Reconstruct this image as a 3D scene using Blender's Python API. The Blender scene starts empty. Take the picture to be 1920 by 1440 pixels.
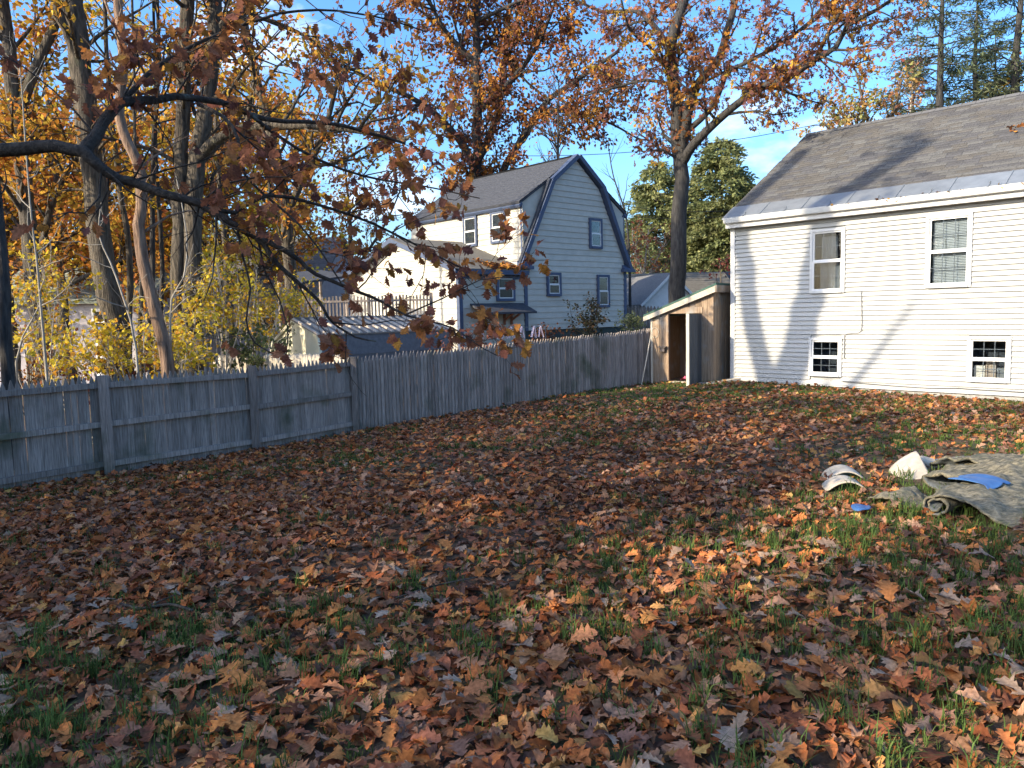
import bpy, math, random
import numpy as np
from mathutils import Matrix, Vector
R = math.radians
scene = bpy.context.scene
col = scene.collection

# ---------------------------------------------------------------- camera
F_PX, PITCH, ROLL = 1430.0, R(5.3), R(1.4)
CAM = np.array([0, 0, 1.65])
_f = np.array([0, math.cos(PITCH), -math.sin(PITCH)]); _r0 = np.array([1., 0, 0]); _u0 = np.cross(_r0, _f)
_r = _r0 * math.cos(ROLL) - _u0 * math.sin(ROLL); _u = _u0 * math.cos(ROLL) + _r0 * math.sin(ROLL)
cd = bpy.data.cameras.new('camera'); cd.sensor_width = 36; cd.lens = F_PX / 1920 * 36; cd.clip_start = .05; cd.clip_end = 3000
cam = bpy.data.objects.new('camera', cd); col.objects.link(cam)
cam.matrix_world = Matrix(((_r[0], _u[0], -_f[0], CAM[0]), (_r[1], _u[1], -_f[1], CAM[1]), (_r[2], _u[2], -_f[2], CAM[2]), (0, 0, 0, 1)))
scene.camera = cam

# ---------------------------------------------------------------- sky, sun, exposure
SUN_AZ, SUN_EL = math.atan2(-.87, -.49), R(24)          # azimuth clockwise from +Y
w = bpy.data.worlds.new('World'); scene.world = w; w.use_nodes = True
nt = w.node_tree; nt.nodes.clear()
out = nt.nodes.new('ShaderNodeOutputWorld'); bg = nt.nodes.new('ShaderNodeBackground'); bg.inputs[1].default_value = .15
sky = nt.nodes.new('ShaderNodeTexSky'); sky.sky_type = 'NISHITA'; sky.sun_disc = False
sky.sun_elevation = SUN_EL; sky.sun_rotation = SUN_AZ; sky.air_density = 1.0; sky.dust_density = 2.6; sky.ozone_density = 5
tc = nt.nodes.new('ShaderNodeTexCoord'); mp = nt.nodes.new('ShaderNodeMapping'); mp.inputs['Scale'].default_value = (2.2, 2.2, 5.2); mp.inputs['Location'].default_value = (.35, .1, .2)
nz = nt.nodes.new('ShaderNodeTexNoise'); nz.inputs['Scale'].default_value = 1.5; nz.inputs['Detail'].default_value = 9; nz.inputs['Roughness'].default_value = .55
rp = nt.nodes.new('ShaderNodeValToRGB'); rp.color_ramp.elements[0].position = .6; rp.color_ramp.elements[1].position = .82
mx = nt.nodes.new('ShaderNodeMix'); mx.data_type = 'RGBA'; mx.inputs[7].default_value = (5.6, 5.9, 6.4, 1)
L = nt.links.new
L(tc.outputs['Generated'], mp.inputs[0]); L(mp.outputs[0], nz.inputs['Vector']); L(nz.outputs[0], rp.inputs[0]); L(rp.outputs[0], mx.inputs[0])
hsv = nt.nodes.new('ShaderNodeHueSaturation'); hsv.inputs['Saturation'].default_value = 1.15; L(sky.outputs[0], hsv.inputs['Color']); L(hsv.outputs[0], mx.inputs[6]); L(mx.outputs[2], bg.inputs[0]); L(bg.outputs[0], out.inputs[0])
sd = bpy.data.lights.new('sun', 'SUN'); sd.energy = 3.1; sd.angle = R(.6); sd.color = (1, .85, .62)
so = bpy.data.objects.new('sun', sd); col.objects.link(so)
S_DIR = Vector((math.sin(SUN_AZ) * math.cos(SUN_EL), math.cos(SUN_AZ) * math.cos(SUN_EL), math.sin(SUN_EL)))
so.rotation_euler = S_DIR.to_track_quat('Z', 'Y').to_euler(); so.location = (-20, -8, 20)
vs = scene.view_settings; vs.view_transform = 'Standard'; vs.look = 'None'; vs.exposure = 1.52; vs.gamma = 1; vs.use_curve_mapping = False
scene.cycles.use_denoising = True; scene.cycles.max_bounces = 6; scene.cycles.transparent_max_bounces = 8

# ---------------------------------------------------------------- helpers
def ray(px, py): return _f * F_PX + _r * (px - 960) - _u * (py - 720)
def P(px, py, y): d = ray(px, py); return CAM + d * (y / d[1])           # point of a pixel's ray at distance y

def gz(x, y):                                                            # height of the ground
    xc = np.clip(x, -12, 5); yc = np.clip(y, -4, 24)
    t = np.clip((x - 5.5) / 4.5, 0, 1)
    z = -.2 * t * t * (3 - 2 * t) + .0395 * xc - .0193 * yc - .1 * np.exp(-((x + 3.6) ** 2 + (y - 13.4) ** 2) / 12)
    return z + .018 * np.sin(x * 1.3 + .7 * y) * np.sin(y * .9 - .5 * x) + .01 * np.sin(3.1 * x + 1.7 * y) * np.sin(2.3 * y)

def link(name, data, parent=None, loc=(0, 0, 0), rot=(0, 0, 0), scale=(1, 1, 1)):
    o = bpy.data.objects.new(name, data); col.objects.link(o); o.parent = parent
    o.location = loc; o.rotation_euler = rot; o.scale = scale
    return o
def tag(o, label, cat, group=None):
    o['label'] = label; o['category'] = cat
    if group: o['group'] = group
    return o
def thing(name, label, cat, loc=(0, 0, 0), rz=0, group=None):
    return tag(link(name, None, None, loc, (0, 0, rz)), label, cat, group)

def arr_mesh(name, v, faces, mat=None, cols=None, smooth=False):
    """v (n,3); faces: (m,k) array or list of such arrays."""
    if not isinstance(faces, list): faces = [faces]
    me = bpy.data.meshes.new(name); v = np.asarray(v, np.float32)
    me.vertices.add(len(v)); me.vertices.foreach_set('co', v.ravel())
    li = np.concatenate([np.asarray(f, np.int32).ravel() for f in faces])
    tot = np.concatenate([np.full(len(f), np.asarray(f).shape[1], np.int32) for f in faces])
    st = np.concatenate([[0], np.cumsum(tot)[:-1]]).astype(np.int32)
    me.loops.add(len(li)); me.loops.foreach_set('vertex_index', li)
    me.polygons.add(len(tot)); me.polygons.foreach_set('loop_start', st)
    if smooth: me.polygons.foreach_set('use_smooth', np.ones(len(tot), bool))
    me.update(calc_edges=True)
    if cols is not None:
        a = me.color_attributes.new('Col', 'FLOAT_COLOR', 'POINT')
        c = np.ones((len(v), 4), np.float32); c[:, :3] = cols; a.data.foreach_set('color', c.ravel())
    if mat: me.materials.append(mat)
    return me

class MB:
    """collects simple solids into one mesh"""
    def __init__(s): s.v = []; s.f = []
    def add(s, vs, fs):
        n = len(s.v); s.v += [tuple(map(float, p)) for p in vs]; s.f += [tuple(i + n for i in f) for f in fs]; return s
    def box(s, x0, x1, y0, y1, z0, z1):
        return s.add([(x0, y0, z0), (x1, y0, z0), (x1, y1, z0), (x0, y1, z0), (x0, y0, z1), (x1, y0, z1), (x1, y1, z1), (x0, y1, z1)],
                     [(0, 3, 2, 1), (4, 5, 6, 7), (0, 1, 5, 4), (1, 2, 6, 5), (2, 3, 7, 6), (3, 0, 4, 7)])
    def prism(s, poly, a, b, fn):                     # poly of 2-tuples, extruded from a to b; fn(p, t) -> xyz
        n = len(poly)
        return s.add([fn(p, a) for p in poly] + [fn(p, b) for p in poly],
                     [tuple(range(n - 1, -1, -1)), tuple(range(n, 2 * n))] + [(i, (i + 1) % n, n + (i + 1) % n, n + i) for i in range(n)])
    def bar(s, p, q, w, h):                           # rectangular bar from p to q
        p = Vector(p); q = Vector(q); d = (q - p).normalized(); a = d.cross(Vector((0, 0, 1)))
        if a.length < .01: a = Vector((1, 0, 0))
        a.normalize(); b = a.cross(d); a = a * w / 2; b = b * h / 2
        return s.add([p - a - b, p + a - b, p + a + b, p - a + b, q - a - b, q + a - b, q + a + b, q - a + b],
                     [(3, 2, 1, 0), (4, 5, 6, 7), (0, 1, 5, 4), (1, 2, 6, 5), (2, 3, 7, 6), (3, 0, 4, 7)])
    def tube(s, pts, r, n=8):
        v, f = tube_arr([np.array(pts, float)], [np.full(len(pts), r) if np.isscalar(r) else np.array(r)], n)
        k = len(pts) * n
        return s.add(v.tolist(), f.tolist() + [tuple(range(n))[::-1], tuple(range(k - n, k))])
    def mesh(s, name, mat, smooth=False):
        me = bpy.data.meshes.new(name); me.from_pydata(s.v, [], s.f); me.update()
        if smooth: me.polygons.foreach_set('use_smooth', np.ones(len(s.f), bool))
        if mat: me.materials.append(mat)
        return me
    def build(s, name, mat, parent=None, loc=(0, 0, 0), rot=(0, 0, 0), smooth=False):
        return link(name, s.mesh(name, mat, smooth), parent, loc, rot)

def nrm(v): return v / np.maximum(np.linalg.norm(v, axis=-1, keepdims=True), 1e-9)

def tube_arr(paths, radii, n):
    """tubes along paths (all paths one length)"""
    p = np.stack(paths); r = np.stack(radii); B, N, _ = p.shape
    t = nrm(np.gradient(p, axis=1)) if N > 2 else nrm(np.repeat((p[:, 1:] - p[:, :1]), 2, 1))
    ref = np.where(np.abs(nrm(p[:, -1] - p[:, 0])[:, 2:3]) > .9, np.array([[1., .13, 0]]), np.array([[.1, .07, 1.]]))[:, None]
    a = nrm(np.cross(t, np.broadcast_to(ref, t.shape))); b = np.cross(t, a)
    th = np.arange(n) / n * 2 * np.pi
    v = p[:, :, None] + r[:, :, None, None] * (a[:, :, None] * np.cos(th)[:, None] + b[:, :, None] * np.sin(th)[:, None])
    i = np.arange(B)[:, None, None] * N * n + np.arange(N - 1)[None, :, None] * n
    k = np.arange(n)[None, None]; k2 = (k + 1) % n
    f = np.stack([i + k, i + k2, i + k2 + n, i + k + n], -1).reshape(-1, 4)
    return v.reshape(-1, 3), f

# ---------------------------------------------------------------- materials
def mat(name, c1, c2=None, scale=8, rough=.8, bump=0, stretch=(1, 1, 1), vary=0, patch=None, spec=.3, detail=5, metal=0, bscale=None):
    """noise-mixed base colour; vary = brightness change from object to object; patch = (colour, scale, threshold) large stains"""
    m = bpy.data.materials.new(name); m.use_nodes = True; t = m.node_tree; n = t.nodes; lk = t.links.new
    bs = n['Principled BSDF']; bs.inputs['Roughness'].default_value = rough; bs.inputs['Specular IOR Level'].default_value = spec; bs.inputs['Metallic'].default_value = metal
    c2 = c2 or c1
    co = n.new('ShaderNodeTexCoord'); mp = n.new('ShaderNodeMapping'); mp.inputs['Scale'].default_value = stretch
    oi = n.new('ShaderNodeObjectInfo'); ad = n.new('ShaderNodeVectorMath'); ad.operation = 'MULTIPLY_ADD'
    ad.inputs[1].default_value = (37, 23, 41); lk(oi.outputs['Random'], ad.inputs[0]); lk(co.outputs['Object'], ad.inputs[2])
    lk(ad.outputs[0], mp.inputs[0])
    nz = n.new('ShaderNodeTexNoise'); nz.inputs['Scale'].default_value = scale; nz.inputs['Detail'].default_value = detail; nz.inputs['Roughness'].default_value = .62
    lk(mp.outputs[0], nz.inputs['Vector'])
    rp = n.new('ShaderNodeValToRGB'); e = rp.color_ramp.elements; e[0].position = .32; e[1].position = .68
    e[0].color = (*c1, 1); e[1].color = (*c2, 1); lk(nz.outputs[0], rp.inputs[0]); c = rp.outputs[0]
    if patch:
        ge = n.new('ShaderNodeNewGeometry'); n2 = n.new('ShaderNodeTexNoise'); n2.inputs['Scale'].default_value = patch[1]; n2.inputs['Detail'].default_value = 6
        lk(ge.outputs['Position'], n2.inputs['Vector'])
        r2 = n.new('ShaderNodeValToRGB'); r2.color_ramp.elements[0].position = patch[2]; r2.color_ramp.elements[1].position = min(1, patch[2] + .18)
        lk(n2.outputs[0], r2.inputs[0]); x = n.new('ShaderNodeMix'); x.data_type = 'RGBA'; x.inputs[7].default_value = (*patch[0], 1)
        lk(r2.outputs[0], x.inputs[0]); lk(c, x.inputs[6]); c = x.outputs[2]
    if vary:
        mr = n.new('ShaderNodeMapRange'); mr.inputs[3].default_value = 1 - vary; mr.inputs[4].default_value = 1 + vary; lk(oi.outputs['Random'], mr.inputs[0])
        hs = n.new('ShaderNodeHueSaturation'); lk(mr.outputs[0], hs.inputs['Value']); lk(c, hs.inputs['Color']); c = hs.outputs[0]
    lk(c, bs.inputs['Base Color'])
    if bump:
        bp = n.new('ShaderNodeBump'); bp.inputs['Strength'].default_value = 1; bp.inputs['Distance'].default_value = bump
        lk(nz.outputs[0], bp.inputs['Height']); lk(bp.outputs[0], bs.inputs['Normal'])
    return m

def leaf_mat(name, trans=.35, obj=None, rough=.85):
    """colour from the mesh's own colour attribute, or (obj) a ramp of colours chosen per object"""
    m = bpy.data.materials.new(name); m.use_nodes = True; t = m.node_tree; n = t.nodes; lk = t.links.new
    bs = n['Principled BSDF']; bs.inputs['Roughness'].default_value = rough; bs.inputs['Specular IOR Level'].default_value = .08
    if obj:
        oi = n.new('ShaderNodeObjectInfo'); rp = n.new('ShaderNodeValToRGB'); e = rp.color_ramp.elements
        while len(e) < len(obj): e.new(.5)
        for i, c in enumerate(obj): e[i].position = i / (len(obj) - 1); e[i].color = (*c, 1)
        lk(oi.outputs['Random'], rp.inputs[0]); c = rp.outputs[0]
    else:
        at = n.new('ShaderNodeAttribute'); at.attribute_name = 'Col'; c = at.outputs['Color']
    ge = n.new('ShaderNodeNewGeometry'); nz = n.new('ShaderNodeTexNoise'); nz.inputs['Scale'].default_value = 55; lk(ge.outputs['Position'], nz.inputs['Vector'])
    mr = n.new('ShaderNodeMapRange'); mr.inputs[1].default_value = .3; mr.inputs[2].default_value = .7; mr.inputs[3].default_value = .65; mr.inputs[4].default_value = 1.25; lk(nz.outputs[0], mr.inputs[0])
    hs = n.new('ShaderNodeHueSaturation'); lk(mr.outputs[0], hs.inputs['Value']); lk(c, hs.inputs['Color']); c = hs.outputs[0]
    lk(c, bs.inputs['Base Color'])
    if trans:
        tr = n.new('ShaderNodeBsdfTranslucent'); lk(c, tr.inputs[0]); ms = n.new('ShaderNodeMixShader'); ms.inputs[0].default_value = trans
        lk(bs.outputs[0], ms.inputs[1]); lk(tr.outputs[0], ms.inputs[2]); lk(ms.outputs[0], n['Material Output'].inputs[0])
    return m

def glass_mat(name, tint=(.9, .95, 1)):
    m = bpy.data.materials.new(name); m.use_nodes = True; t = m.node_tree; n = t.nodes; lk = t.links.new
    tr = n.new('ShaderNodeBsdfTransparent'); tr.inputs[0].default_value = (*tint, 1); gl = n.new('ShaderNodeBsdfGlossy'); gl.inputs['Roughness'].default_value = .02
    fr = n.new('ShaderNodeFresnel'); fr.inputs[0].default_value = 1.25; ms = n.new('ShaderNodeMixShader')
    lk(fr.outputs[0], ms.inputs[0]); lk(tr.outputs[0], ms.inputs[1]); lk(gl.outputs[0], ms.inputs[2]); lk(ms.outputs[0], n['Material Output'].inputs[0])
    return m

M = dict(
    soil=mat('soil_thatch', (.055, .034, .019), (.13, .08, .045), 9, .95, .03, patch=((.06, .085, .022), .55, .52), detail=9),
    white=mat('white_vinyl_siding', (.34, .345, .335), (.4, .4, .385), 3, .6, 0, vary=.03, patch=((.33, .335, .315), 1.3, .55)),
    white_trim=mat('white_trim', (.5, .5, .49), (.56, .56, .54), 5, .45),
    sash=mat('white_sash', (.64, .64, .63), None, 5, .4),
    siding2=mat('cream_clapboard', (.42, .405, .355), (.5, .48, .42), 2.5, .7, 0, vary=.05, patch=((.36, .345, .29), .8, .58)),
    blue=mat('blue_painted_trim', (.05, .07, .12), (.075, .1, .165), 6, .6),
    shingle=leaf_mat('asphalt_shingle', 0, rough=.9),
    deck=mat('roof_deck', (.1, .1, .105), (.13, .13, .13), 20, .9),
    bluroof=mat('blue_grey_shingle', (.03, .034, .045), (.075, .08, .092), 7, .9, .01, stretch=(1, 1, 6)),
    tanroof=mat('olive_grey_roofing', (.12, .108, .088), (.18, .165, .135), 3, .9),
    metalpan=mat('galvanised_panel', (.24, .26, .27), (.32, .34, .35), 4, .42, 0, vary=.06, metal=.5),
    gutter=mat('painted_gutter', (.5, .5, .48), (.58, .58, .55), 9, .45),
    concrete=mat('concrete', (.24, .235, .22), (.36, .35, .33), 14, .9, .01),
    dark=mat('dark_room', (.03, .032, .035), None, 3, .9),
    blind=mat('window_blind', (.5, .49, .44), (.56, .55, .5), 6, .7),
    curtain=mat('window_curtain', (.11, .108, .1), (.15, .147, .135), 6, .8),
    muntin=mat('window_grid', (.1, .1, .1), None, 6, .5),
    glass=glass_mat('window_glass'),
    fence=mat('weathered_fence_wood', (.135, .11, .094), (.36, .302, .262), 5, .9, .006, stretch=(14, 14, .7), vary=.24, patch=((.08, .085, .055), 1.5, .55)),
    fence_pale=mat('pale_fence_wood', (.42, .37, .29), (.55, .49, .4), 5, .9, .006, stretch=(14, 14, .7), vary=.15),
    board=mat('old_brown_board', (.17, .115, .075), (.37, .275, .19), 4, .85, .006, stretch=(16, 16, .6), vary=.22, patch=((.3, .29, .27), 2.4, .55)),
    door=mat('grey_door_board', (.06, .064, .068), (.12, .125, .13), 4, .85, .006, stretch=(16, 16, .6), vary=.2),
    greenfelt=mat('green_roll_roofing', (.04, .09, .07), (.07, .12, .1), 30, .9),
    yellowwall=mat('pale_yellow_shed_wall', (.62, .58, .42), (.7, .66, .5), 6, .8),
    slate=mat('slate_blue_roof_slope', (.1, .095, .1), (.14, .135, .14), 12, .75),
    ribroof=mat('tan_metal_roof', (.17, .135, .11), (.24, .2, .165), 3, .6, patch=((.13, .11, .09), 1.4, .55)), rib=mat('pale_roof_rib', (.42, .36, .3), (.5, .44, .37), 5, .6),
    bark=mat('furrowed_bark', (.025, .022, .018), (.15, .125, .095), 3.4, .95, .09, stretch=(5, 5, .8), patch=((.12, .13, .085), 1.6, .62)),
    barkdark=mat('dark_bark', (.02, .019, .019), (.07, .066, .062), 3.5, .95, .04, stretch=(5, 5, .9)),
    barkpale=mat('pale_grey_bark', (.2, .18, .15), (.36, .33, .28), 4, .9, .01, stretch=(4, 4, 1)),
    barkbrown=mat('peeling_brown_bark', (.08, .05, .035), (.3, .2, .14), 3, .95, .05, stretch=(5, 5, .7)),
    limb=mat('lichened_limb_bark', (.016, .013, .011), (.06, .05, .042), 14, .95, .03, stretch=(2, 2, 2), patch=((.2, .23, .2), 4.5, .66)),
    leaf=leaf_mat('autumn_leaf', .45), needle=leaf_mat('evergreen_needle', .35), litter=leaf_mat('leaf_litter', .12), grass=leaf_mat('grass_blade', .25),
    leafnear=leaf_mat('oak_leaf', .4, [(.24, .09, .05), (.3, .13, .07), (.17, .07, .045), (.36, .16, .06), (.26, .12, .08)]),
    litorange=leaf_mat('orange_litter', .12, [(.4, .15, .05), (.5, .2, .06), (.34, .13, .05), (.54, .26, .07)]),
    littan=leaf_mat('tan_litter', .12, [(.26, .17, .11), (.32, .22, .15), (.22, .14, .1), (.36, .25, .17)]),
    litgrey=leaf_mat('grey_litter', .1, [(.28, .19, .13), (.36, .27, .2), (.22, .14, .1), (.32, .23, .165)]),
    carpet=mat('worn_grey_carpet', (.045, .047, .034), (.3, .26, .18), 16, .98, .025, detail=10, stretch=(1, 2.4, 1), patch=((.085, .09, .07), 6, .52)),
    carpetback=mat('blue_grey_carpet_backing', (.07, .08, .085), (.15, .16, .165), 20, .95),
    underlay=mat('pale_underlay', (.4, .34, .26), (.56, .49, .39), 9, .9, .006),
    tarp=mat('blue_tarp', (.03, .09, .24), (.06, .15, .34), 12, .5),
    pink=mat('pink_cloth', (.6, .1, .2), (.75, .2, .3), 10, .85),
    towel=mat('pale_pink_towel', (.7, .55, .62), (.78, .66, .7), 12, .9),
    mauve=mat('mauve_grey_wall', (.34, .31, .33), (.42, .39, .4), 4, .8),
    mossroof=mat('moss_grey_shingle', (.2, .23, .19), (.32, .34, .29), 5, .9, stretch=(1, 1, 5)),
    greyshingle=mat('grey_shingle', (.1, .1, .105), (.2, .2, .2), 6, .9, stretch=(1, 1, 5)),
    palewall=mat('pale_wall', (.6, .58, .55), (.68, .66, .63), 4, .8),
    rust=mat('rusty_brown_bracket', (.2, .08, .05), (.27, .12, .07), 10, .7),
    cable=mat('grey_cable', (.16, .16, .16), None, 5, .6), black=mat('black_paint', (.02, .02, .022), None, 5, .5),
)

# ---------------------------------------------------------------- ground
def axis(a, b, step, far):
    c = np.arange(a, b + 1e-6, step); g = np.array([1.6, 4, 10, 25, 60, 150, 400, 900])
    return np.concatenate([(a - g)[::-1], c, b + g])
gx = axis(-26, 26, .4, 900); gy = axis(-12, 44, .4, 900)
X, Y = np.meshgrid(gx, gy, indexing='ij'); nx, ny = X.shape
v = np.stack([X, Y, gz(X, Y)], -1).reshape(-1, 3)
i = (np.arange(nx - 1)[:, None] * ny + np.arange(ny - 1)[None]).ravel()
g = link('ground', arr_mesh('ground', v, np.stack([i, i + ny, i + ny + 1, i + 1], -1), M['soil'], smooth=True)); g['kind'] = 'structure'

# ---------------------------------------------------------------- building helpers
def wedge_mesh(name, h, t, m):
    """unit-long clapboard: thick lower edge, thin upper edge, outside at -y"""
    return MB().prism([(-t, 0), (-.004, h), (.012, h), (.012, 0)], 0, 1, lambda p, x: (x, p[0], p[1])).mesh(name, m)

def window(parent, x0, x1, z0, z1, y=0, trim=.05, tm='white_trim', inside='dark', grid=(3, 2), label=None, proud=.055, backing=True, glassin=.02):
    """double-hung window in a wall whose outside is -y: window > sash, pane, grid, blind"""
    b = MB()
    b.box(x0 - trim, x0, y - proud, y + .06, z0 - trim, z1 + trim); b.box(x1, x1 + trim, y - proud, y + .06, z0 - trim, z1 + trim)
    b.box(x0, x1, y - proud, y + .06, z1, z1 + trim); b.box(x0, x1, y - proud - .02, y + .06, z0 - trim, z0)
    fr = b.build('window', M[tm], parent)
    if label: fr['label'] = label
    zm = (z0 + z1) / 2; s = .035
    for (a, c, off) in ((zm, z1, .0), (z0, zm, -.018)):
        yy = y - proud + .028 + off
        q = MB(); q.box(x0, x0 + s, yy, yy + .03, a, c); q.box(x1 - s, x1, yy, yy + .03, a, c); q.box(x0 + s, x1 - s, yy, yy + .03, c - s, c); q.box(x0 + s, x1 - s, yy, yy + .03, a, a + s)
        q.build('sash', M['sash'], fr)
        MB().box(x0 + s, x1 - s, yy + .012, yy + .016, a + s, c - s).build('pane', M['glass'], fr)
        if grid:
            q = MB(); W_, H_ = x1 - x0 - 2 * s, c - a - 2 * s
            for k in range(1, grid[0]): xx = x0 + s + W_ * k / grid[0]; q.box(xx - .007, xx + .007, yy + .018, yy + .024, a + s, c - s)
            for k in range(1, grid[1]): zz = a + s + H_ * k / grid[1]; q.box(x0 + s, x1 - s, yy + .025, yy + .03, zz - .007, zz + .007)
            q.build('muntin', M['muntin'], fr)
    if backing:      # the room behind the panes
        b = MB(); d = .5
        b.add([(x0, y + .05, z0), (x1, y + .05, z0), (x1, y + .05, z1), (x0, y + .05, z1), (x0, y + d, z0), (x1, y + d, z0), (x1, y + d, z1), (x0, y + d, z1)],
              [(4, 7, 6, 5), (0, 1, 5, 4), (3, 7, 6, 2), (0, 4, 7, 3), (1, 2, 6, 5)])
        b.build('room', M['dark'], fr)
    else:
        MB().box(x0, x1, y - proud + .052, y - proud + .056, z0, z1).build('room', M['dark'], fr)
    if inside == 'blind':
        me = MB().box(x0 + .04, x1 - .04, -.012, .012, -.003, .003).mesh('blind_slat', M['blind'])
        n = int((z1 - z0 - .06) / .032)
        q = MB()
        for k in range(n):
            zz = z0 + .04 + k * .032; q.add([(x0 + .04, y + .085, zz + .022), (x1 - .04, y + .085, zz + .022), (x1 - .04, y + .1, zz), (x0 + .04, y + .1, zz)], [(0, 1, 2, 3)])
        o = q.build('blind', M['blind'], fr); o['kind'] = 'stuff'
    if inside == 'curtain':
        n = 14; xs = np.linspace(x0 + (x1 - x0) * .16, x1 - .03, n); q = MB()
        vv = [(x, y + .12 + .012 * math.sin(k * 2.1), z) for z in (z0 + .02, z0 + (z1 - z0) * .47) for k, x in enumerate(xs)]
        q.add(vv, [(k, k + 1, n + k + 1, n + k) for k in range(n - 1)]); q.build('curtain', M['curtain'], fr)
        vv = [(x, y + .18 + .012 * math.sin(k * 2.7), z) for z in (z0 + (z1 - z0) * .5, z1 - .1) for k, x in enumerate(xs)]
        MB().add(vv, [(k, k + 1, n + k + 1, n + k) for k in range(n // 2 + 2)]).build('curtain', M['curtain'], fr)
    if inside == 'boxes':
        for k, (fx, w_, h_, mm) in enumerate(((.05, .3, .3, 'underlay'), (.36, .28, .42, 'board'), (.66, .3, .25, 'curtain'), (.3, .4, .16, 'muntin'))):
            xx = x0 + (x1 - x0) * fx; MB().box(xx, xx + (x1 - x0) * w_, y + .1 + .03 * k, y + .2 + .03 * k, z0 + .02, z0 + .02 + (z1 - z0) * h_).build('stored_box', M[mm], fr)
    return fr

# ---------------------------------------------------------------- white house on the right
house = thing('white_house', 'white vinyl sided house with grey shingle roof, metal eave strip and four windows', 'house', (5.47, 18.9, -.13), R(-46.6))
HL, HD = 10.5, 8.16
WIN = [(2.05, 2.72, 2.12, 3.42, 'curtain', 'upper window showing a pale curtain behind its grid'), (4.47, 5.19, 2.14, 3.47, 'blind', 'upper window with closed slatted blinds'),
       (2.05, 2.68, .25, 1.0, 'dark', 'low dark basement window'), (5.28, 5.91, .27, 1.05, 'boxes', 'low basement window with things stacked behind it')]
EXP = .1035
bm = wedge_mesh('clapboard', EXP, .038, M['white'])
xs = sorted({0, HL} | {a for q in WIN for a in (q[0] - .02, q[1] + .02)}); zs = sorted({-.02, 3.86} | {a for q in WIN for a in (q[2] - .02, q[3] + .02)})
b = MB()
for a, c in zip(xs, xs[1:]):
    for d, e in zip(zs, zs[1:]):
        if not any(q[0] - .03 < (a + c) / 2 < q[1] + .03 and q[2] - .03 < (d + e) / 2 < q[3] + .03 for q in WIN):
            b.add([(a, .012, d), (c, .012, d), (c, .012, e), (a, .012, e)], [(0, 1, 2, 3)])
b.build('wall', M['white'], house)
zr = 6.53; sl = math.atan2(zr - 3.97, HD / 2 + .2)
b = MB(); b.add([(0, .02, -.02), (0, HD, -.02), (0, HD, 3.86), (0, HD / 2, zr - .1), (0, .02, 3.86)], [(0, 4, 3, 2, 1)])
b.add([(HL, .02, -.02), (HL, HD, -.02), (HL, HD, 3.86), (HL, HD / 2, zr - .1), (HL, .02, 3.86)], [(0, 1, 2, 3, 4)]); b.add([(0, HD, -.02), (HL, HD, -.02), (HL, HD, 3.86), (0, HD, 3.86)], [(3, 2, 1, 0)])
b.build('end_wall', M['white'], house)
for k in range(36):
    z = k * EXP; segs = [(.1, HL)]
    for q in WIN:
        if z + EXP > q[2] - .045 and z < q[3] + .045:
            segs = [s for (a, c) in segs for s in ((a, min(c, q[0] - .04)), (max(a, q[1] + .04), c)) if s[1] - s[0] > .05]
    for (a, c) in segs: link('clapboard', bm, house, (a, 0, z), (0, 0, 0), (c - a, 1, 1))
for q in WIN: window(house, *q[:4], inside=q[4], label=q[5], y=0, trim=.06)
MB().box(-.015, .1, -.045, .1, -.03, 3.72).build('corner_board', M['white_trim'], house)
MB().box(-.01, HL, .03, .2, -.6, -.02).build('foundation', M['concrete'], house)
MB().box(.1, HL, -.024, .01, -.035, -.002).build('starter_strip', M['white_trim'], house)
b = MB(); b.box(-.05, HL, -.2, .01, 3.7, 3.73); b.box(-.05, HL, -.215, -.195, 3.7, 3.93); b.build('fascia', M['white_trim'], house)
MB().prism([(-.22, 3.8), (-.31, 3.815), (-.325, 3.86), (-.34, 3.925), (-.33, 3.928), (-.31, 3.86), (-.3, 3.83), (-.22, 3.815)], -.05, HL, lambda p, x: (x, p[0], p[1])).build('gutter', M['gutter'], house)
def onroof(x, s, h=0): return (x, -.24 + s * math.cos(sl) - h * math.sin(sl), 3.95 + s * math.sin(sl) + h * math.cos(sl))
SLEN = (HD / 2 + .24) / math.cos(sl)
b = MB()
b.add([onroof(-.08, 0, -.03), onroof(HL, 0, -.03), onroof(HL, SLEN, -.03), onroof(-.08, SLEN, -.03), onroof(-.08, 0), onroof(HL, 0), onroof(HL, SLEN), onroof(-.08, SLEN)],
      [(3, 2, 1, 0), (4, 5, 6, 7), (0, 1, 5, 4), (1, 2, 6, 5), (2, 3, 7, 6), (3, 0, 4, 7)])
b.add([onroof(-.08, SLEN), onroof(HL, SLEN), (HL, HD + .24, 3.95), (-.08, HD + .24, 3.95)], [(0, 1, 2, 3)])
roof = b.build('roof', M['deck'], house)
rng = np.random.default_rng(3)
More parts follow.
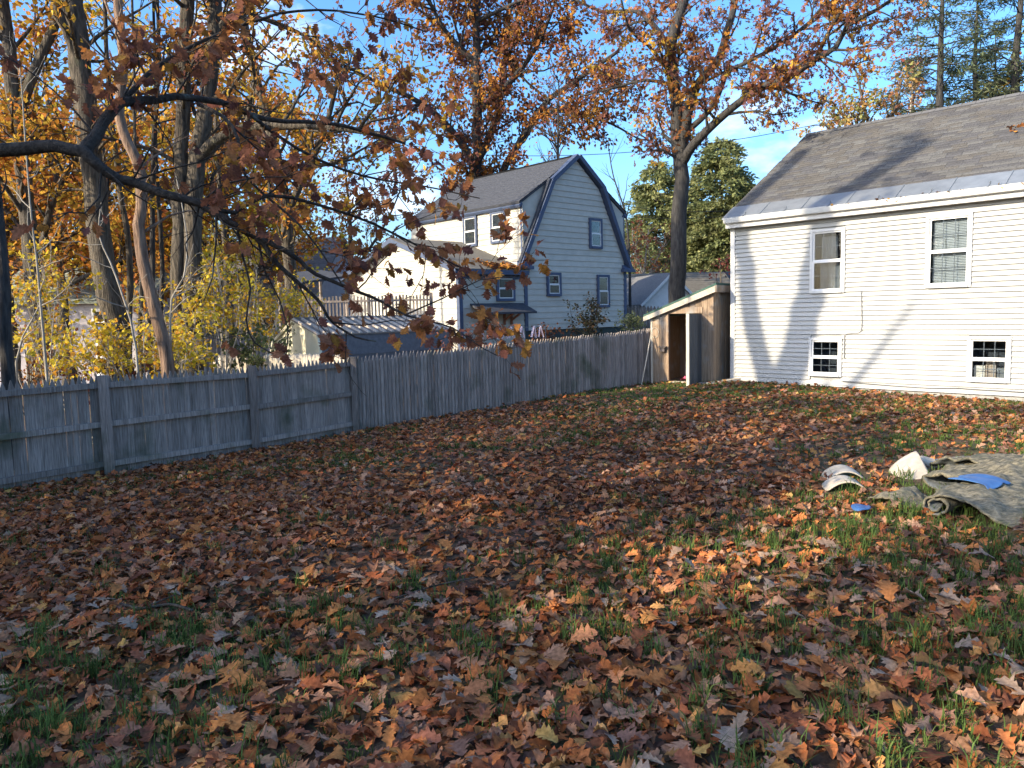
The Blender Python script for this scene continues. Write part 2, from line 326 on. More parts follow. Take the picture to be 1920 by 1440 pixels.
def shingles(parent, f, length, s0, s1, exp=.135, tab=.31, pal=((.075, .075, .08), (.1, .1, .1), (.088, .084, .08)), th=.007, name='shingle_courses'):
    vs, fs, cs = [], [], []; n = 0; pal = np.array(pal)
    for r_ in range(int((s1 - s0) / exp)):
        s = s0 + r_ * exp; x = -.1 - rng.random() * tab
        while x < length:
            a, c = max(x + .004, -.1), min(x + tab - .004, length + .02); x += tab
            if c - a < .03: continue
            j = rng.normal(0, .003); t = th + rng.random() * .004
            vs += [f(a, s + j, .001), f(c, s + j, .001), f(c, s + j, t), f(a, s + j, t), f(c, s + exp + .02, .002), f(a, s + exp + .02, .002)]
            fs += [(n, n + 1, n + 2, n + 3), (n + 3, n + 2, n + 4, n + 5)]
            cc = pal[rng.integers(len(pal))] * (.9 + .2 * rng.random()); cs += [cc] * 6; n += 6
    o = link(name, arr_mesh(name, vs, np.array(fs), M['shingle'], np.array(cs)), parent); o['kind'] = 'stuff'; return o
shingles(roof, onroof, HL, .56, SLEN - .02)
b = MB()
for k in range(36): b.add([onroof(-.09 + k * .3, SLEN - .14, .012), onroof(.2 + k * .3, SLEN - .14, .012), onroof(.2 + k * .3, SLEN + .01, .025), onroof(-.09 + k * .3, SLEN + .01, .025)], [(0, 1, 2, 3)])
b.build('ridge_cap', M['deck'], roof)
x = -.12
for k in range(11):
    wd = .98 + .03 * math.sin(k * 7); mm = MB()
    mm.add([onroof(x, -.03, .008), onroof(x + wd, -.03, .008), onroof(x + wd, .58, .012), onroof(x, .58, .012)], [(0, 1, 2, 3)])
    mm.bar(onroof(x + wd, -.03, .012), onroof(x + wd, .58, .014), .02, .022); mm.bar(onroof(x, -.03, -.004), onroof(x + wd, -.03, -.004), .012, .03)
    mm.build('eave_panel', M['metalpan'], roof); x += wd
for k in range(9):
    mm = MB(); xx = .45 + 1.02 * k; mm.bar(onroof(xx, -.1, .02), onroof(xx, .12, .02), .02, .008); mm.bar(onroof(xx, .1, .02), onroof(xx + .02, .1, .06), .02, .01); mm.build('gutter_hanger', M['metalpan'], house)
# cables on the wall
def cable(parent, pts, r=.006, name='cable'): return MB().tube(pts, r, 5).build(name, M['cable'], parent, smooth=True)
cable(house, [(3.14, -.043, 2.08), (3.15, -.043, 1.9), (3.17, -.043, 1.4), (3.16, -.043, 1.22), (3.1, -.043, 1.17), (2.85, -.043, 1.15), (2.8, -.043, 1.12), (2.8, -.043, .6)], .008)
cable(house, [(2.76, -.045, .1), (3.3, -.045, .07), (3.9, -.045, .05), (4.6, -.045, .04), (5.1, -.045, .07), (5.4, -.045, .06), (6.4, -.045, .05)], .009)

# ---------------------------------------------------------------- lean-to shed beside the white house
SA = R(-36.4); sh = thing('tool_shed', 'weathered brown board shed with slanted green-edged roof beside white house', 'shed', (3.62, 19.68, -.24), SA)
SW, SD_ = 1.66, 1.75
def roofz(x): return 1.72 + .37 * x
def vboard(parent, x0, x1, z0, za, zb, y, t=.022, m='board', name='board'):
    q = MB(); q.prism([(x0, z0), (x1, z0), (x1, zb), (x0, za)], y - t, y, lambda p, yy: (p[0], yy, p[1])); return q.build(name, M[m], parent)
random.seed(4)
for (a, c) in ((.055, .235), (.245, .43)): vboard(sh, a, c, -.02, roofz(a), roofz(c), 0)
x = .43
while x < 1.6:
    c = min(x + .155, 1.66); z0 = 1.9 if x < 1.36 else -.02
    vboard(sh, x + .004, c - .004, z0, roofz(x), roofz(c), 0, .022 + .004 * random.random()); x += .155
MB().box(0, .05, -.035, .06, -.06, 1.73).build('corner_post', M['fence_pale'], sh)
MB().box(1.6, 1.675, -.03, .06, -.06, 2.3).build('corner_post', M['board'], sh)
MB().box(.41, 1.4, -.05, -.025, 1.78, 1.93).build('door_lintel', M['board'], sh)
MB().box(.43, .49, -.04, .06, -.04, 1.78).build('door_jamb', M['board'], sh)
MB().box(.45, 1.36, -.05, .1, -.06, .07).build('door_sill', M['fence_pale'], sh)
for k in range(12):                      # right side boards
    y0 = .02 + k * .145; q = MB(); q.box(1.66, 1.682 + .008 * (k % 2), y0 + .004, y0 + .14, -.04, 2.3); q.build('board', M['board'], sh)
q = MB(); q.box(-.0, .02, .05, SD_, -.04, 1.71); q.build('left_wall', M['board'], sh)
MB().prism([(0, -.04), (SW, -.04), (SW, roofz(SW)), (0, 1.7)], SD_ - .03, SD_, lambda p, y: (p[0], y, p[1])).build('back_wall', M['board'], sh)
MB().box(.02, 1.65, .06, SD_ - .04, -.05, .02).build('shed_floor', M['board'], sh)
q = MB().prism([(-.16, 1.67), (1.78, roofz(1.78) + .03), (1.78, roofz(1.78) + .125), (-.16, 1.765)], -.13, SD_ + .1, lambda p, y: (p[0], y, p[1])); rf = q.build('roof', M['greenfelt'], sh)
MB().prism([(-.15, 1.6), (1.77, roofz(1.77) - .09), (1.77, roofz(1.77) + .06), (-.15, 1.71)], -.155, -.132, lambda p, y: (p[0], y, p[1])).build('fascia', M['fence_pale'], rf)
MB().box(1.782, 1.805, -.16, SD_ + .1, roofz(1.77) - .1, roofz(1.77) + .07).build('fascia', M['board'], rf)
# open door, hinged at the right
dr = link('door', None, sh, (1.36, -.03, 0), (0, 0, R(93)))
for k in range(6):
    q = MB().box(-.85 + k * .142, -.85 + (k + 1) * .142 - (.012 if k != 2 else .02), -.012, .012, .06, 1.76); o = q.build('plank', M['door'], dr)
for k in range(6): MB().box(-.84 + k * .142, -.8 + k * .142, .012, .035, .06, 1.76).build('batten', M['door'], dr)
MB().box(-.9, -.85, -.02, .05, .05, 1.78).build('edge_board', M['fence_pale'], dr)
# small shelf box beside the door
q = MB().box(.24, .46, -.16, -.026, .93, .955); q.box(.3, .42, -.13, -.03, .83, .92); q.build('shelf', M['fence'], sh)
# garden wire hanging on the wall
pts = [(.12 + .11 * math.cos(a) * (1 - a * .02), -.035, 1.3 + .13 * math.sin(a)) for a in np.linspace(0, 12, 40)]
tag(MB().tube([tuple(Matrix.Rotation(SA, 3, 'Z') @ Vector(p) + Vector((3.62, 19.68, -.24))) for p in pts], .006, 5).build('wire_coil', M['fence_pale']), 'loose coil of pale wire hanging on shed wall beside open door', 'wire')
def sw(x, y, z): return tuple(Matrix.Rotation(SA, 3, 'Z') @ Vector((x, y, z)) + Vector((3.62, 19.68, -.24)))
q = MB(); rng0 = np.random.default_rng(8); n = 12
vv = [sw(.95 + .3 * (ii / n - .5) * 1.6, .2 + .3 * jj / n, .06 + .1 * abs(math.sin(ii * .9) * math.cos(jj * .8)) + .05 * rng0.random()) for ii in range(n) for jj in range(n)]
q.add(vv, [(a * n + c, (a + 1) * n + c, (a + 1) * n + c + 1, a * n + c + 1) for a in range(n - 1) for c in range(n - 1)])
tag(q.build('cloth', M['pink'], smooth=True), 'crumpled pink cloth on the floor inside shed doorway', 'cloth')
tag(MB().bar(sw(.72, .5, .02), sw(.6, .9, 1.0), .05, .03).build('garden_rake', M['fence_pale']), 'pale wooden rake shaft leaning inside the dark shed', 'rake')
tag(MB().tube([P(1203, 722, 19.0), P(1221, 626, 19.55)], .014, 6).build('wooden_pole', M['fence_pale'], smooth=True), 'thin wooden pole leaning against fence end by the shed', 'pole')
q = MB().bar(sw(1.72, -.25, .08), sw(2.15, .5, .14), .22, .05); tag(q.build('loose_plank', M['fence_pale']), 'flat grey plank lying between shed and house corner', 'plank')
q = MB().bar(sw(1.45, -.36, .05), sw(2.0, -.3, .07), .16, .1); tag(q.build('concrete_block', M['concrete']), 'low concrete block on the ground before the shed corner', 'block')

# ---------------------------------------------------------------- stockade fences
def picket_mesh(name, h, w_, m):
    n = 6; prof = [(w_ / 2 * math.cos(a), -.034 * math.sin(a)) for a in np.linspace(0, math.pi, n)]
    v = []
    for z, s in ((0, 1), (h - .115, 1), (h - .05, .52), (h, .06)): v += [(x * s, y * (1 if s == 1 else .75 + .2 * s), z) for x, y in prof]
    f = []
    for k in range(3):
        for j in range(n): f.append((k * n + j, k * n + (j + 1) % n, (k + 1) * n + (j + 1) % n, (k + 1) * n + j))
    f.append(tuple(range(3 * n, 4 * n)))
    q = MB(); q.v = v; q.f = [t[::-1] for t in f]; return q.mesh(name, m)
rng = np.random.default_rng(11)
def fence(name, label, pts, m, face, spacing=.083, w_=.084, h=1.44, posts=True, rails=True, skip=()):
    """pickets along pts; face = +1: half-round fronts to the right of the walking direction"""
    base = (*pts[0], float(gz(*pts[0]))); root = thing(name, label, 'fence', base, 0, 'stockade fences around the yard')
    me = [picket_mesh('picket', h + dz, w_ + dw, m) for dz, dw in ((0, 0), (.015, -.006), (-.012, .003), (.005, -.003))]
    loc = lambda x, y, z: (x - base[0], y - base[1], z - base[2]); cnt = 0
    for a, c in zip(pts, pts[1:]):
        a = np.array(a); c = np.array(c); d = c - a; L_ = np.linalg.norm(d); d /= L_; nr = np.array([d[1], -d[0]])   # right-hand normal
        ang = math.atan2(d[1], d[0])
        za, zc = float(gz(*a)), float(gz(*c))
        n = max(1, round(L_ / spacing)); spc = L_ / n
        for k in range(n):
            cnt += 1
            if cnt in skip: continue
            s = (k + .5) * spc; p = a + d * s; z = za + (zc - za) * s / L_
            off = nr * face * .02
            link('picket', me[rng.integers(4)], root, loc(p[0] + off[0], p[1] + off[1], z - .05 + rng.normal(0, .008)), (0, rng.normal(0, .004), ang + (0 if face > 0 else math.pi) + rng.normal(0, .03)))
        if rails:
            for hz_ in (.16, .72, 1.26):
                q = a - nr * face * .0; e = c
                o1 = -nr * face * .012
                MB().bar(loc(a[0] + o1[0], a[1] + o1[1], za + hz_), loc(c[0] + o1[0], c[1] + o1[1], zc + hz_ + rng.normal(0, .01)), .055, .075).build('rail', M[posts if isinstance(posts, str) else 'fence'], root)
        if posts:
            for pp in (a, c) if (c == np.array(pts[-1])).all() else (a,):
                z = float(gz(*pp)); o1 = -nr * face * .06
                MB().bar(loc(pp[0] + o1[0], pp[1] + o1[1], z - .3), loc(pp[0] + o1[0], pp[1] + o1[1] , z + 1.4), .1, .1).build('post', M['fence'], root)
    return root
P0, P1, P2, P3 = (-5.67, 10.5), (-4.26, 12.4), (-2.96, 14.1), (3.62, 19.85)
Pm1 = (-7.09, 8.6); Pm2 = (-8.51, 6.7)
fence('stockade_fence', 'weathered grey fence with its rails and posts facing the lawn', [Pm2, Pm1, P0, P1, P2], M['fence'], -1)
fence('stockade_fence', 'weathered grey fence of half-round pickets, smooth side to the lawn, running to shed', [P2, P3], M['fence'], 1)
fence('stockade_fence', 'sunlit pale picket fence running back behind the railed grey fence', [(-3.1, 14.35), (-7.9, 20.3)], M['fence_pale'], -1, posts=False, rails=False, h=1.5)

# ---------------------------------------------------------------- gambrel house behind the fence
GA = R(42.4); gh = thing('gambrel_house', 'cream clapboard gambrel house with blue trim and low side wing', 'house', (.56, 29, .98), GA)
GW, GD = 5.97, 7.2
PRO = [(0, 2.45), (1.62, 5.6), (3.0, 6.66), (4.38, 5.6), (GW, 2.45)]
def proL(z):
    if z <= 2.45: return 0.
    if z <= 5.6: return (z - 2.45) / 3.15 * 1.62
    return min(3.0, 1.62 + (z - 5.6) / 1.06 * 1.38)
ex = .225; rng = np.random.default_rng(5)
k = 0
while k * ex < 6.6:
    z = k * ex; z1 = min(z + ex, 6.65); l0, l1 = proL(z), proL(z1); r0_, r1_ = GW - l0, GW - l1
    q = MB(); t = .03
    q.add([(l0, -t, z), (r0_, -t, z), (r1_, -.004, z1), (l1, -.004, z1), (l0, .02, z), (r0_, .02, z), (r1_, .02, z1), (l1, .02, z1)], [(0, 1, 2, 3), (0, 4, 5, 1), (3, 2, 6, 7), (0, 3, 7, 4), (1, 5, 6, 2), (4, 7, 6, 5)])
    q.build('clapboard', M['siding2'], gh); k += 1
sbm = MB().prism([(-.03, 0), (-.004, ex), (.02, ex), (.02, 0)], 0, 1, lambda p, y: (p[0], y, p[1])).mesh('clapboard', M['siding2'])
for k in range(21): link('clapboard', sbm, gh, (0, 0, k * ex), (0, 0, 0), (1, GD, 1))
for k in range(11):      # dormer cheeks in the gable plane, slightly set back
    z = 2.45 + k * .215; q = MB(); l0, l1 = proL(z), proL(z + .215)
    q.add([(.01, .05, z), (l0 + .05, .05, z), (l1 + .05, .075, z + .215), (.01, .075, z + .215)], [(0, 1, 2, 3)]); q.add([(GW - .01, .05, z), (GW - l0 - .05, .05, z), (GW - l1 - .05, .075, z + .215), (GW - .01, .075, z + .215)], [(3, 2, 1, 0)])
    if k < 10: q.build('clapboard', M['siding2'], gh)
for sx in (0, 1): MB().add([(xx if sx == 0 else GW - xx, .08, zz) for xx, zz in ((0, 4.5), (1.15, 4.5), (1.7, 5.6), (3, 6.66), (0, 4.78))], [(0, 1, 2, 3, 4) if sx == 0 else (4, 3, 2, 1, 0)]).build('dormer_gable', M['siding2'], gh)
q = MB(); q.box(.02, GW - .02, .03, GD, -.01, 4.62); q.build('core_wall', M['siding2'], gh)
MB().box(-.0, GW, .03, GD, -1.6, -.02).build('foundation', mat('dark_green_foundation', (.03, .045, .045), (.05, .065, .06), 6, .9), gh)
def slab(p, q, y0, y1, t, name, m, parent=gh):      # roof slab between profile points p, q
    a = np.array(p, float); c = np.array(q, float); d = (c - a) / np.linalg.norm(c - a); n_ = np.array([-d[1], d[0]]); n_ = n_ if n_[1] > 0 else -n_
    return MB().prism([a, c, c + n_ * t, a + n_ * t], y0, y1, lambda e, y: (e[0], y, e[1])).build(name, M[m], parent)
for s in (0, 1):
    f = (lambda p: p) if s == 0 else (lambda p: (GW - p[0], p[1]))
    rf = slab(f((-.12, 4.72)), f((3.0, 6.72)), .02, GD + .1, .09, 'roof', 'bluroof')
    n_ = 13
    for k in range(n_):     # shingle courses
        u0, u1 = k / n_, (k + 1) / n_ + .02; g0 = f((-.15 + 3.15 * u0, 4.735 + 2.0 * u0)); g1 = f((-.15 + 3.15 * u1, 4.735 + 2.0 * u1))
        up = (-.0, .1); q = MB(); q.add([(g0[0], 0.0, g0[1] + .115), (g0[0], GD + .1, g0[1] + .115), (g1[0], GD + .1, g1[1] + .095), (g1[0], 0.0, g1[1] + .095), (g0[0], 0., g0[1] + .09), (g0[0], GD + .1, g0[1] + .09)], [(0, 1, 2, 3), (0, 4, 5, 1)]); q.build('shingle_course', M['bluroof'], rf)
    slab(f((-.13, 4.6)), f((.02, 4.72)), .0, GD + .1, .1, 'eave_board', 'blue', rf)
    # gambrel rake boards standing proud of the gable
    slab(f((-.18, 2.34)), f((1.6, 5.68)), -.2, .06, .17, 'rake_board', 'blue'); slab(f((1.56, 5.66)), f((3.0, 6.74)), -.2, .06, .17, 'rake_board', 'blue')
    slab(f((-.2, 2.42)), f((1.5, 5.72)), -.14, .02, .16, 'lower_roof_edge', 'bluroof')
    a0, a1 = sorted((f((-.42, 0))[0], f((.3, 0))[0])); c0, c1 = sorted((f((-.36, 0))[0], f((.24, 0))[0]))
    q = MB(); q.box(a0, a1, -.24, .02, 2.3, 2.42); q.add([(c0, -.2, 2.42), (c1, -.2, 2.42), (c1, .0, 2.62), (c0, .0, 2.62)], [(0, 1, 2, 3)]); q.add([(c0, -.2, 2.42), (c0, .0, 2.62), (c0, .0, 2.42)], [(0, 1, 2)]); q.add([(c1, -.2, 2.42), (c1, .0, 2.42), (c1, .0, 2.62)], [(0, 1, 2)])
    q.build('eave_return', M['blue'], gh)
    b0, b1 = sorted((f((-.04, 0))[0], f((.12, 0))[0])); MB().box(b0, b1, -.05, .06, -.02, 2.3).build('corner_board', M['blue'], gh)
    d0, d1 = sorted((f((-.035, 0))[0], f((.06, 0))[0])); MB().box(d0, d1, .03, .12, 2.5, 4.7).build('dormer_corner_board', M['blue'], gh)
for (a, c, d, e) in ((3.68, 4.4, 3.25, 4.42), (1.18, 1.9, 1.32, 2.18), (4.12, 4.82, .85, 2.14)):
    window(gh, a + .07, c - .07, d + .07, e - .07, y=-.03, trim=.1, tm='blue', grid=None, proud=.07, backing=False)
# side-wall windows (rotated so that outside is -x)
side = link('side_wall', MB().box(-.012, .03, 0, .02, 0, .02).mesh('side_wall', M['siding2']), gh, (0, GD, 0), (0, 0, R(-90)))
for (a, c) in ((2.65, 3.45), (.95, 1.75)):
    window(side, GD - c + .06, GD - a - .06, 3.48, 4.52, y=-.03, trim=.09, tm='blue', grid=None, proud=.07, backing=False)
# the wing
WX, WD, WE, WR = -3.15, 7.3, 2.2, 3.5
for k in range(10):
    q = MB(); z = -.02 + k * ex; q.prism([(-.03, z), (-.004, z + ex), (.02, z + ex), (.02, z)], WX, -.05, lambda p, x: (x, p[0], p[1])); q.build('clapboard', M['siding2'], gh)
k = 0
while k * ex < WR - .05:
    z, z1 = k * ex, min((k + 1) * ex, WR - .03)
    hw = lambda zz: WD / 2 if zz < WE else WD / 2 * (WR - zz) / (WR - WE)
    y0, y1, y2, y3 = WD / 2 - hw(z), WD / 2 + hw(z), WD / 2 + hw(z1), WD / 2 - hw(z1)
    q = MB(); q.add([(WX - .03, y0, z), (WX - .03, y1, z), (WX - .004, y2, z1), (WX - .004, y3, z1), (WX + .02, y0, z), (WX + .02, y1, z)], [(0, 3, 2, 1), (0, 1, 5, 4)]); q.build('clapboard', M['siding2'], gh); k += 1
MB().box(WX + .02, .02, .03, WD, -1.7, WE).build('wing_core', M['siding2'], gh)
for s in (0, 1):
    yy = lambda y: y if s == 0 else WD - y
    q = MB(); q.prism([(yy(-.3), WE - .04), (yy(WD / 2), WR + .03), (yy(WD / 2), WR + .13), (yy(-.3), WE + .06)], WX - .35, .0, lambda p, x: (x, p[0], p[1])); rf = q.build('wing_roof', M['tanroof'], gh)
    q = MB(); q.prism([(yy(-.32), WE - .12), (yy(WD / 2), WR - .06), (yy(WD / 2), WR + .11), (yy(-.32), WE + .05)], WX - .4, WX - .352, lambda p, x: (x, p[0], p[1])); q.build('rake_board', M['blue'], rf)
MB().box(WX - .35, -.05, -.33, -.28, WE - .13, WE + .03).build('eave_board', M['blue'], gh)
MB().box(WX - .06, WX + .1, -.06, .1, -1.0, WE - .02).build('corner_board', M['blue'], gh)
MB().box(WX + .1, -.05, -.045, -.01, WE - .28, WE - .12).build('frieze_board', M['blue'], gh)
window(gh, -1.36, -.66, 1.22, 1.95, y=-.03, trim=.1, tm='blue', grid=None, proud=.07, backing=False)
aw = link('awning', None, gh, (0, 0, 0))
MB().add([(-2.7, -.03, 1.05), (-.12, -.03, 1.05), (-.1, -.75, .72), (-2.72, -.75, .72), (-2.7, -.03, .98), (-.12, -.03, .98), (-.1, -.75, .65), (-2.72, -.75, .65)], [(3, 2, 1, 0), (4, 5, 6, 7), (2, 3, 7, 6), (0, 4, 7, 3), (1, 2, 6, 5)]).build('awning_roof', M['bluroof'], aw)
for xx in (-2.3, -1.1, -.75):
    q = MB(); q.box(xx - .04, xx + .04, -.09, -.03, .25, .9); q.bar((xx, -.06, .42), (xx, -.62, .7), .06, .06); q.build('bracket', M['rust'], aw)

# ---------------------------------------------------------------- storage shed behind the fence
ss = thing('storage_shed', 'low storage shed with ribbed tan roof and pale yellow end wall', 'shed', (-4.53, 18, -.6), GA)
LEN = 3.85; prof = [(-.13, 0), (-.13, 1.4), (0, 1.84), (1.22, 2.2), (2.35, 1.66), (2.5, 1.35), (2.5, 0)]
MB().prism(prof, 0, LEN, lambda p, x: (x, p[0], p[1])).build('body', M['yellowwall'], ss)
MB().add([(-.03, -.16, 1.35), (LEN + .03, -.16, 1.35), (LEN + .03, -.03, 1.86), (-.03, -.03, 1.86), (-.03, -.12, 1.35), (LEN + .03, -.12, 1.35)], [(0, 1, 2, 3), (0, 4, 5, 1)]).build('lower_slope', M['slate'], ss)
MB().box(-.0, LEN, -.145, -.131, 0, 1.36).build('side_wall', M['slate'], ss)
rf = MB().add([(-.06, -.07, 1.86), (LEN + .06, -.07, 1.86), (LEN + .06, 1.22, 2.25), (-.06, 1.22, 2.25), (-.06, -.07, 1.83), (LEN + .06, -.07, 1.83), (LEN + .06, 1.22, 2.21), (-.06, 1.22, 2.21), (LEN + .06, 2.42, 1.68), (-.06, 2.42, 1.68)], [(0, 1, 2, 3), (0, 4, 5, 1), (0, 3, 7, 4), (3, 2, 8, 9)]).build('roof', M['ribroof'], ss)
for k in range(18):
    xx = -.04 + k * (LEN + .08) / 17; MB().prism([(xx - .04, 0), (xx - .022, .04), (xx + .022, .04), (xx + .04, 0)], 0, 1, lambda p, t: (p[0], -.08 + 1.3 * t, 1.857 + .393 * t + p[1])).build('roof_rib', M['rib'], rf)
MB().box(-.08, LEN + .08, 1.14, 1.3, 2.235, 2.275).build('ridge_cap', M['ribroof'], rf)
q = MB()
for a, c in zip(prof[1:6], prof[2:6]): q.bar((-.03, a[0], a[1] + .0), (-.03, c[0], c[1] + .0), .05, .07)
q.build('end_trim', M['yellowwall'], ss)

# railing behind the storage shed
rl = thing('deck_railing', 'dark wooden deck railing of upright balusters behind the storage shed', 'railing', tuple(P(572, 600, 23.)), R(10))
me = MB().box(-.025, .025, -.015, .015, 0, .78).mesh('baluster', M['fence'])
for k in range(36): link('baluster', me, rl, (k * .105, 0, -.1 + .02 * math.sin(k * 5)))
MB().box(-.05, 3.8, -.04, .04, -.16, -.08).build('rail', M['fence'], rl); MB().box(-.05, 3.8, -.035, .035, .5, .56).build('rail', M['fence'], rl)
for xx in (0, 1.9, 3.8): MB().box(xx - .05, xx + .05, .02, .1, -2.2, .75).build('post', M['fence'], rl)
# patio canopy left of the wing
c0 = P(612, 522, 26.); pc = thing('patio_canopy', 'dark slanting patio canopy on posts left of the wing', 'canopy', (c0[0], c0[1], float(gz(c0[0], c0[1]))), GA); zt = c0[2] - float(gz(c0[0], c0[1]))
MB().add([(-.9, 0, zt - .12), (.9, 0, zt + .12), (.9, 2, zt + .42), (-.9, 2, zt + .25), (-.9, 0, zt - .2), (.9, 0, zt + .04), (.9, 2, zt + .34), (-.9, 2, zt + .17)], [(0, 1, 2, 3), (7, 6, 5, 4), (0, 4, 5, 1), (1, 5, 6, 2), (2, 6, 7, 3), (3, 7, 4, 0)]).build('canopy_top', M['bluroof'], pc)
for xx, yy in ((-.8, .1), (.8, .1), (.8, 1.9), (-.8, 1.9)): MB().box(xx - .04, xx + .04, yy - .04, yy + .04, -.1, zt).build('post', M['fence'], pc)
# towels over a drying line
dl = thing('drying_rack', 'thin drying rail holding pale pink towels behind the fence', 'drying rack', (*P(960, 640, 23.)[:2], -.3), R(20))
MB().tube([(-1.1, 0, 1.52), (1.1, 0, 1.52)], .012, 6).build('rail', M['cable'], dl)
for xx in (-1.1, 1.1): MB().tube([(xx, 0, 0), (xx, 0, 1.53)], .018, 6).build('post', M['cable'], dl)
for k, xx in enumerate((-.95, -.4, -.22, -.02, .32, .72, .93)):
    q = MB(); q.prism([(-.09, -.32), (-.012, .015), (.012, .015), (.09, -.34), (.075, -.34), (0, -.02), (-.075, -.32)], -.06, .06, lambda p, t: (p[0] * .9, t, p[1]))
    o = q.build('towel', M['towel'], None, tuple(Matrix.Translation(dl.location) @ Matrix.Rotation(R(20), 4, 'Z') @ Vector((xx, 0, 1.53))), (0, R(3 * math.sin(k * 4)), R(20 + 8 * math.sin(k * 3)))); tag(o, 'pale pink towel folded over the drying rail', 'towel', 'towels on the drying rail')

# ---------------------------------------------------------------- houses farther off
def simple_house(name, label, loc, rz, w_, d_, ez, rzh, wall, roofm, ridge='x', wins=(), over=.3, sc=1.):
    h = thing(name, label, 'house', loc, rz); h.scale = (sc,) * 3
    MB().box(0, w_, 0, d_, -2, ez).build('wall', M[wall], h)
    if ridge == 'x':
        for xe in (0, w_): MB().add([(xe, .0, ez), (xe, d_, ez), (xe, d_ / 2, rzh)], [(0, 1, 2)]).build('gable_wall', M[wall], h)
        for s in (0, 1):
            y0, y1 = (-over, d_ / 2) if s == 0 else (d_ + over, d_ / 2); z0 = ez - over * (rzh - ez) / (d_ / 2)
            rf = MB().add([(-over, y0, z0), (w_ + over, y0, z0), (w_ + over, y1, rzh), (-over, y1, rzh), (-over, y0, z0 + .1), (w_ + over, y0, z0 + .1), (w_ + over, y1, rzh + .1), (-over, y1, rzh + .1)], [(3, 2, 1, 0), (4, 5, 6, 7), (0, 1, 5, 4), (1, 2, 6, 5), (2, 3, 7, 6), (3, 0, 4, 7)]).build('roof', M[roofm], h)
            n_ = 12
            for k in range(n_):
                u = k / n_; MB().add([(-over, y0 + (y1 - y0) * u, z0 + .13 + (rzh - z0) * u), (w_ + over, y0 + (y1 - y0) * u, z0 + .13 + (rzh - z0) * u), (w_ + over, y0 + (y1 - y0) * (u + 1 / n_), z0 + .11 + (rzh - z0) * (u + 1 / n_)), (-over, y0 + (y1 - y0) * (u + 1 / n_), z0 + .11 + (rzh - z0) * (u + 1 / n_))], [(0, 1, 2, 3)]).build('shingle_course', M[roofm], rf)
    else:
        for ye in (0, d_): MB().add([(0, ye, ez), (w_, ye, ez), (w_ / 2, ye, rzh)], [(0, 1, 2)]).build('gable_wall', M[wall], h)
        for s in (0, 1):
            x0, x1 = (-over, w_ / 2) if s == 0 else (w_ + over, w_ / 2); z0 = ez - over * (rzh - ez) / (w_ / 2)
            rf = MB().add([(x0, -over, z0), (x0, d_ + over, z0), (x1, d_ + over, rzh), (x1, -over, rzh), (x0, -over, z0 + .12), (x0, d_ + over, z0 + .12), (x1, d_ + over, rzh + .12), (x1, -over, rzh + .12)], [(3, 2, 1, 0), (4, 5, 6, 7), (0, 1, 5, 4), (1, 2, 6, 5), (2, 3, 7, 6), (3, 0, 4, 7)]).build('roof', M[roofm], h)
            MB().bar((x0, -over - .02, z0 + .03), (x1, -over - .02, rzh + .03), .04, .16).build('rake_board', M['white_trim'], rf)
    for (a, c, z0, z1) in wins: window(h, a, c, z0, z1, y=-.01, trim=.08, grid=None, proud=.06, backing=False)
    return h
a = P(100, 566, 31.); simple_house('grey_garage', 'mauve grey garage with moss green roof behind the tree trunks', (a[0] - 2.5, a[1], a[2] - 2.3), R(-2), 6.2, 5, 2.35, 3.75, 'mauve', 'mossroof', 'x', ((4.2, 5.0, 1.0, 1.9),))
a = P(322, 540, 36.); h2 = simple_house('grey_house', 'grey house with dark hipped gable roof behind the yellow shrubs', (a[0] - 1.2, a[1], a[2] - 2.6), R(-8), 8.2, 7, 2.3, 4.9, 'mauve', 'greyshingle', 'x', ((3.2, 4.1, .6, 1.7), (5.4, 6.3, .6, 1.7)))
q = MB(); q.box(-.25, .75, -.9, 0, -1.5, 2.5); q.build('porch_bay', M['palewall'], h2)
MB().add([(-.45, -1.15, 2.4), (.95, -1.15, 2.4), (.95, .6, 3.5), (-.45, .6, 3.5), (-.45, -1.15, 2.5), (.95, -1.15, 2.5), (.95, .6, 3.6), (-.45, .6, 3.6)], [(3, 2, 1, 0), (4, 5, 6, 7), (0, 1, 5, 4), (1, 2, 6, 5), (3, 0, 4, 7)]).build('porch_roof', M['greyshingle'], h2)
a = P(1208, 566, 38.); simple_house('shingled_cottage', 'pale shingled cottage with white rake boards seen behind the tool shed', (a[0], a[1], a[2] - 2.6 * .76), R(14), 3.6, 7, 2.65, 4.35, 'palewall', 'greyshingle', 'y', ((1.5, 2.0, .9, 1.8), (2.5, 3.0, .9, 1.8)), over=.35, sc=.76)
a = P(1186, 560, 42.); simple_house('low_house', 'low house with brown weathered roof beyond the cream house corner', (a[0] - 1.2, a[1], a[2] - 2.2 * .77), R(8), 9.5, 6, 2.2, 4.0, 'mauve', 'tanroof', 'x', ((2.6, 3.2, 1, 1.8),), sc=.77)
a = P(1262, 580, 43.); simple_house('dark_roofed_house', 'house with blue grey roof behind the thick oak trunk', (a[0], a[1], a[2] - 2.2 * .77), R(8), 6, 6, 2.4, 4.9, 'palewall', 'bluroof', 'x', sc=.77)
bf0, bf1 = P(1176, 600, 35.5), P(1232, 600, 34.5)
fence('stockade_fence', 'dull grey far fence beside the cream house corner', [(bf0[0], bf0[1]), (bf1[0] + 1.5, bf1[1])], M['fence'], 1, spacing=.15, w_=.14, h=2.2, posts=False, rails=False)
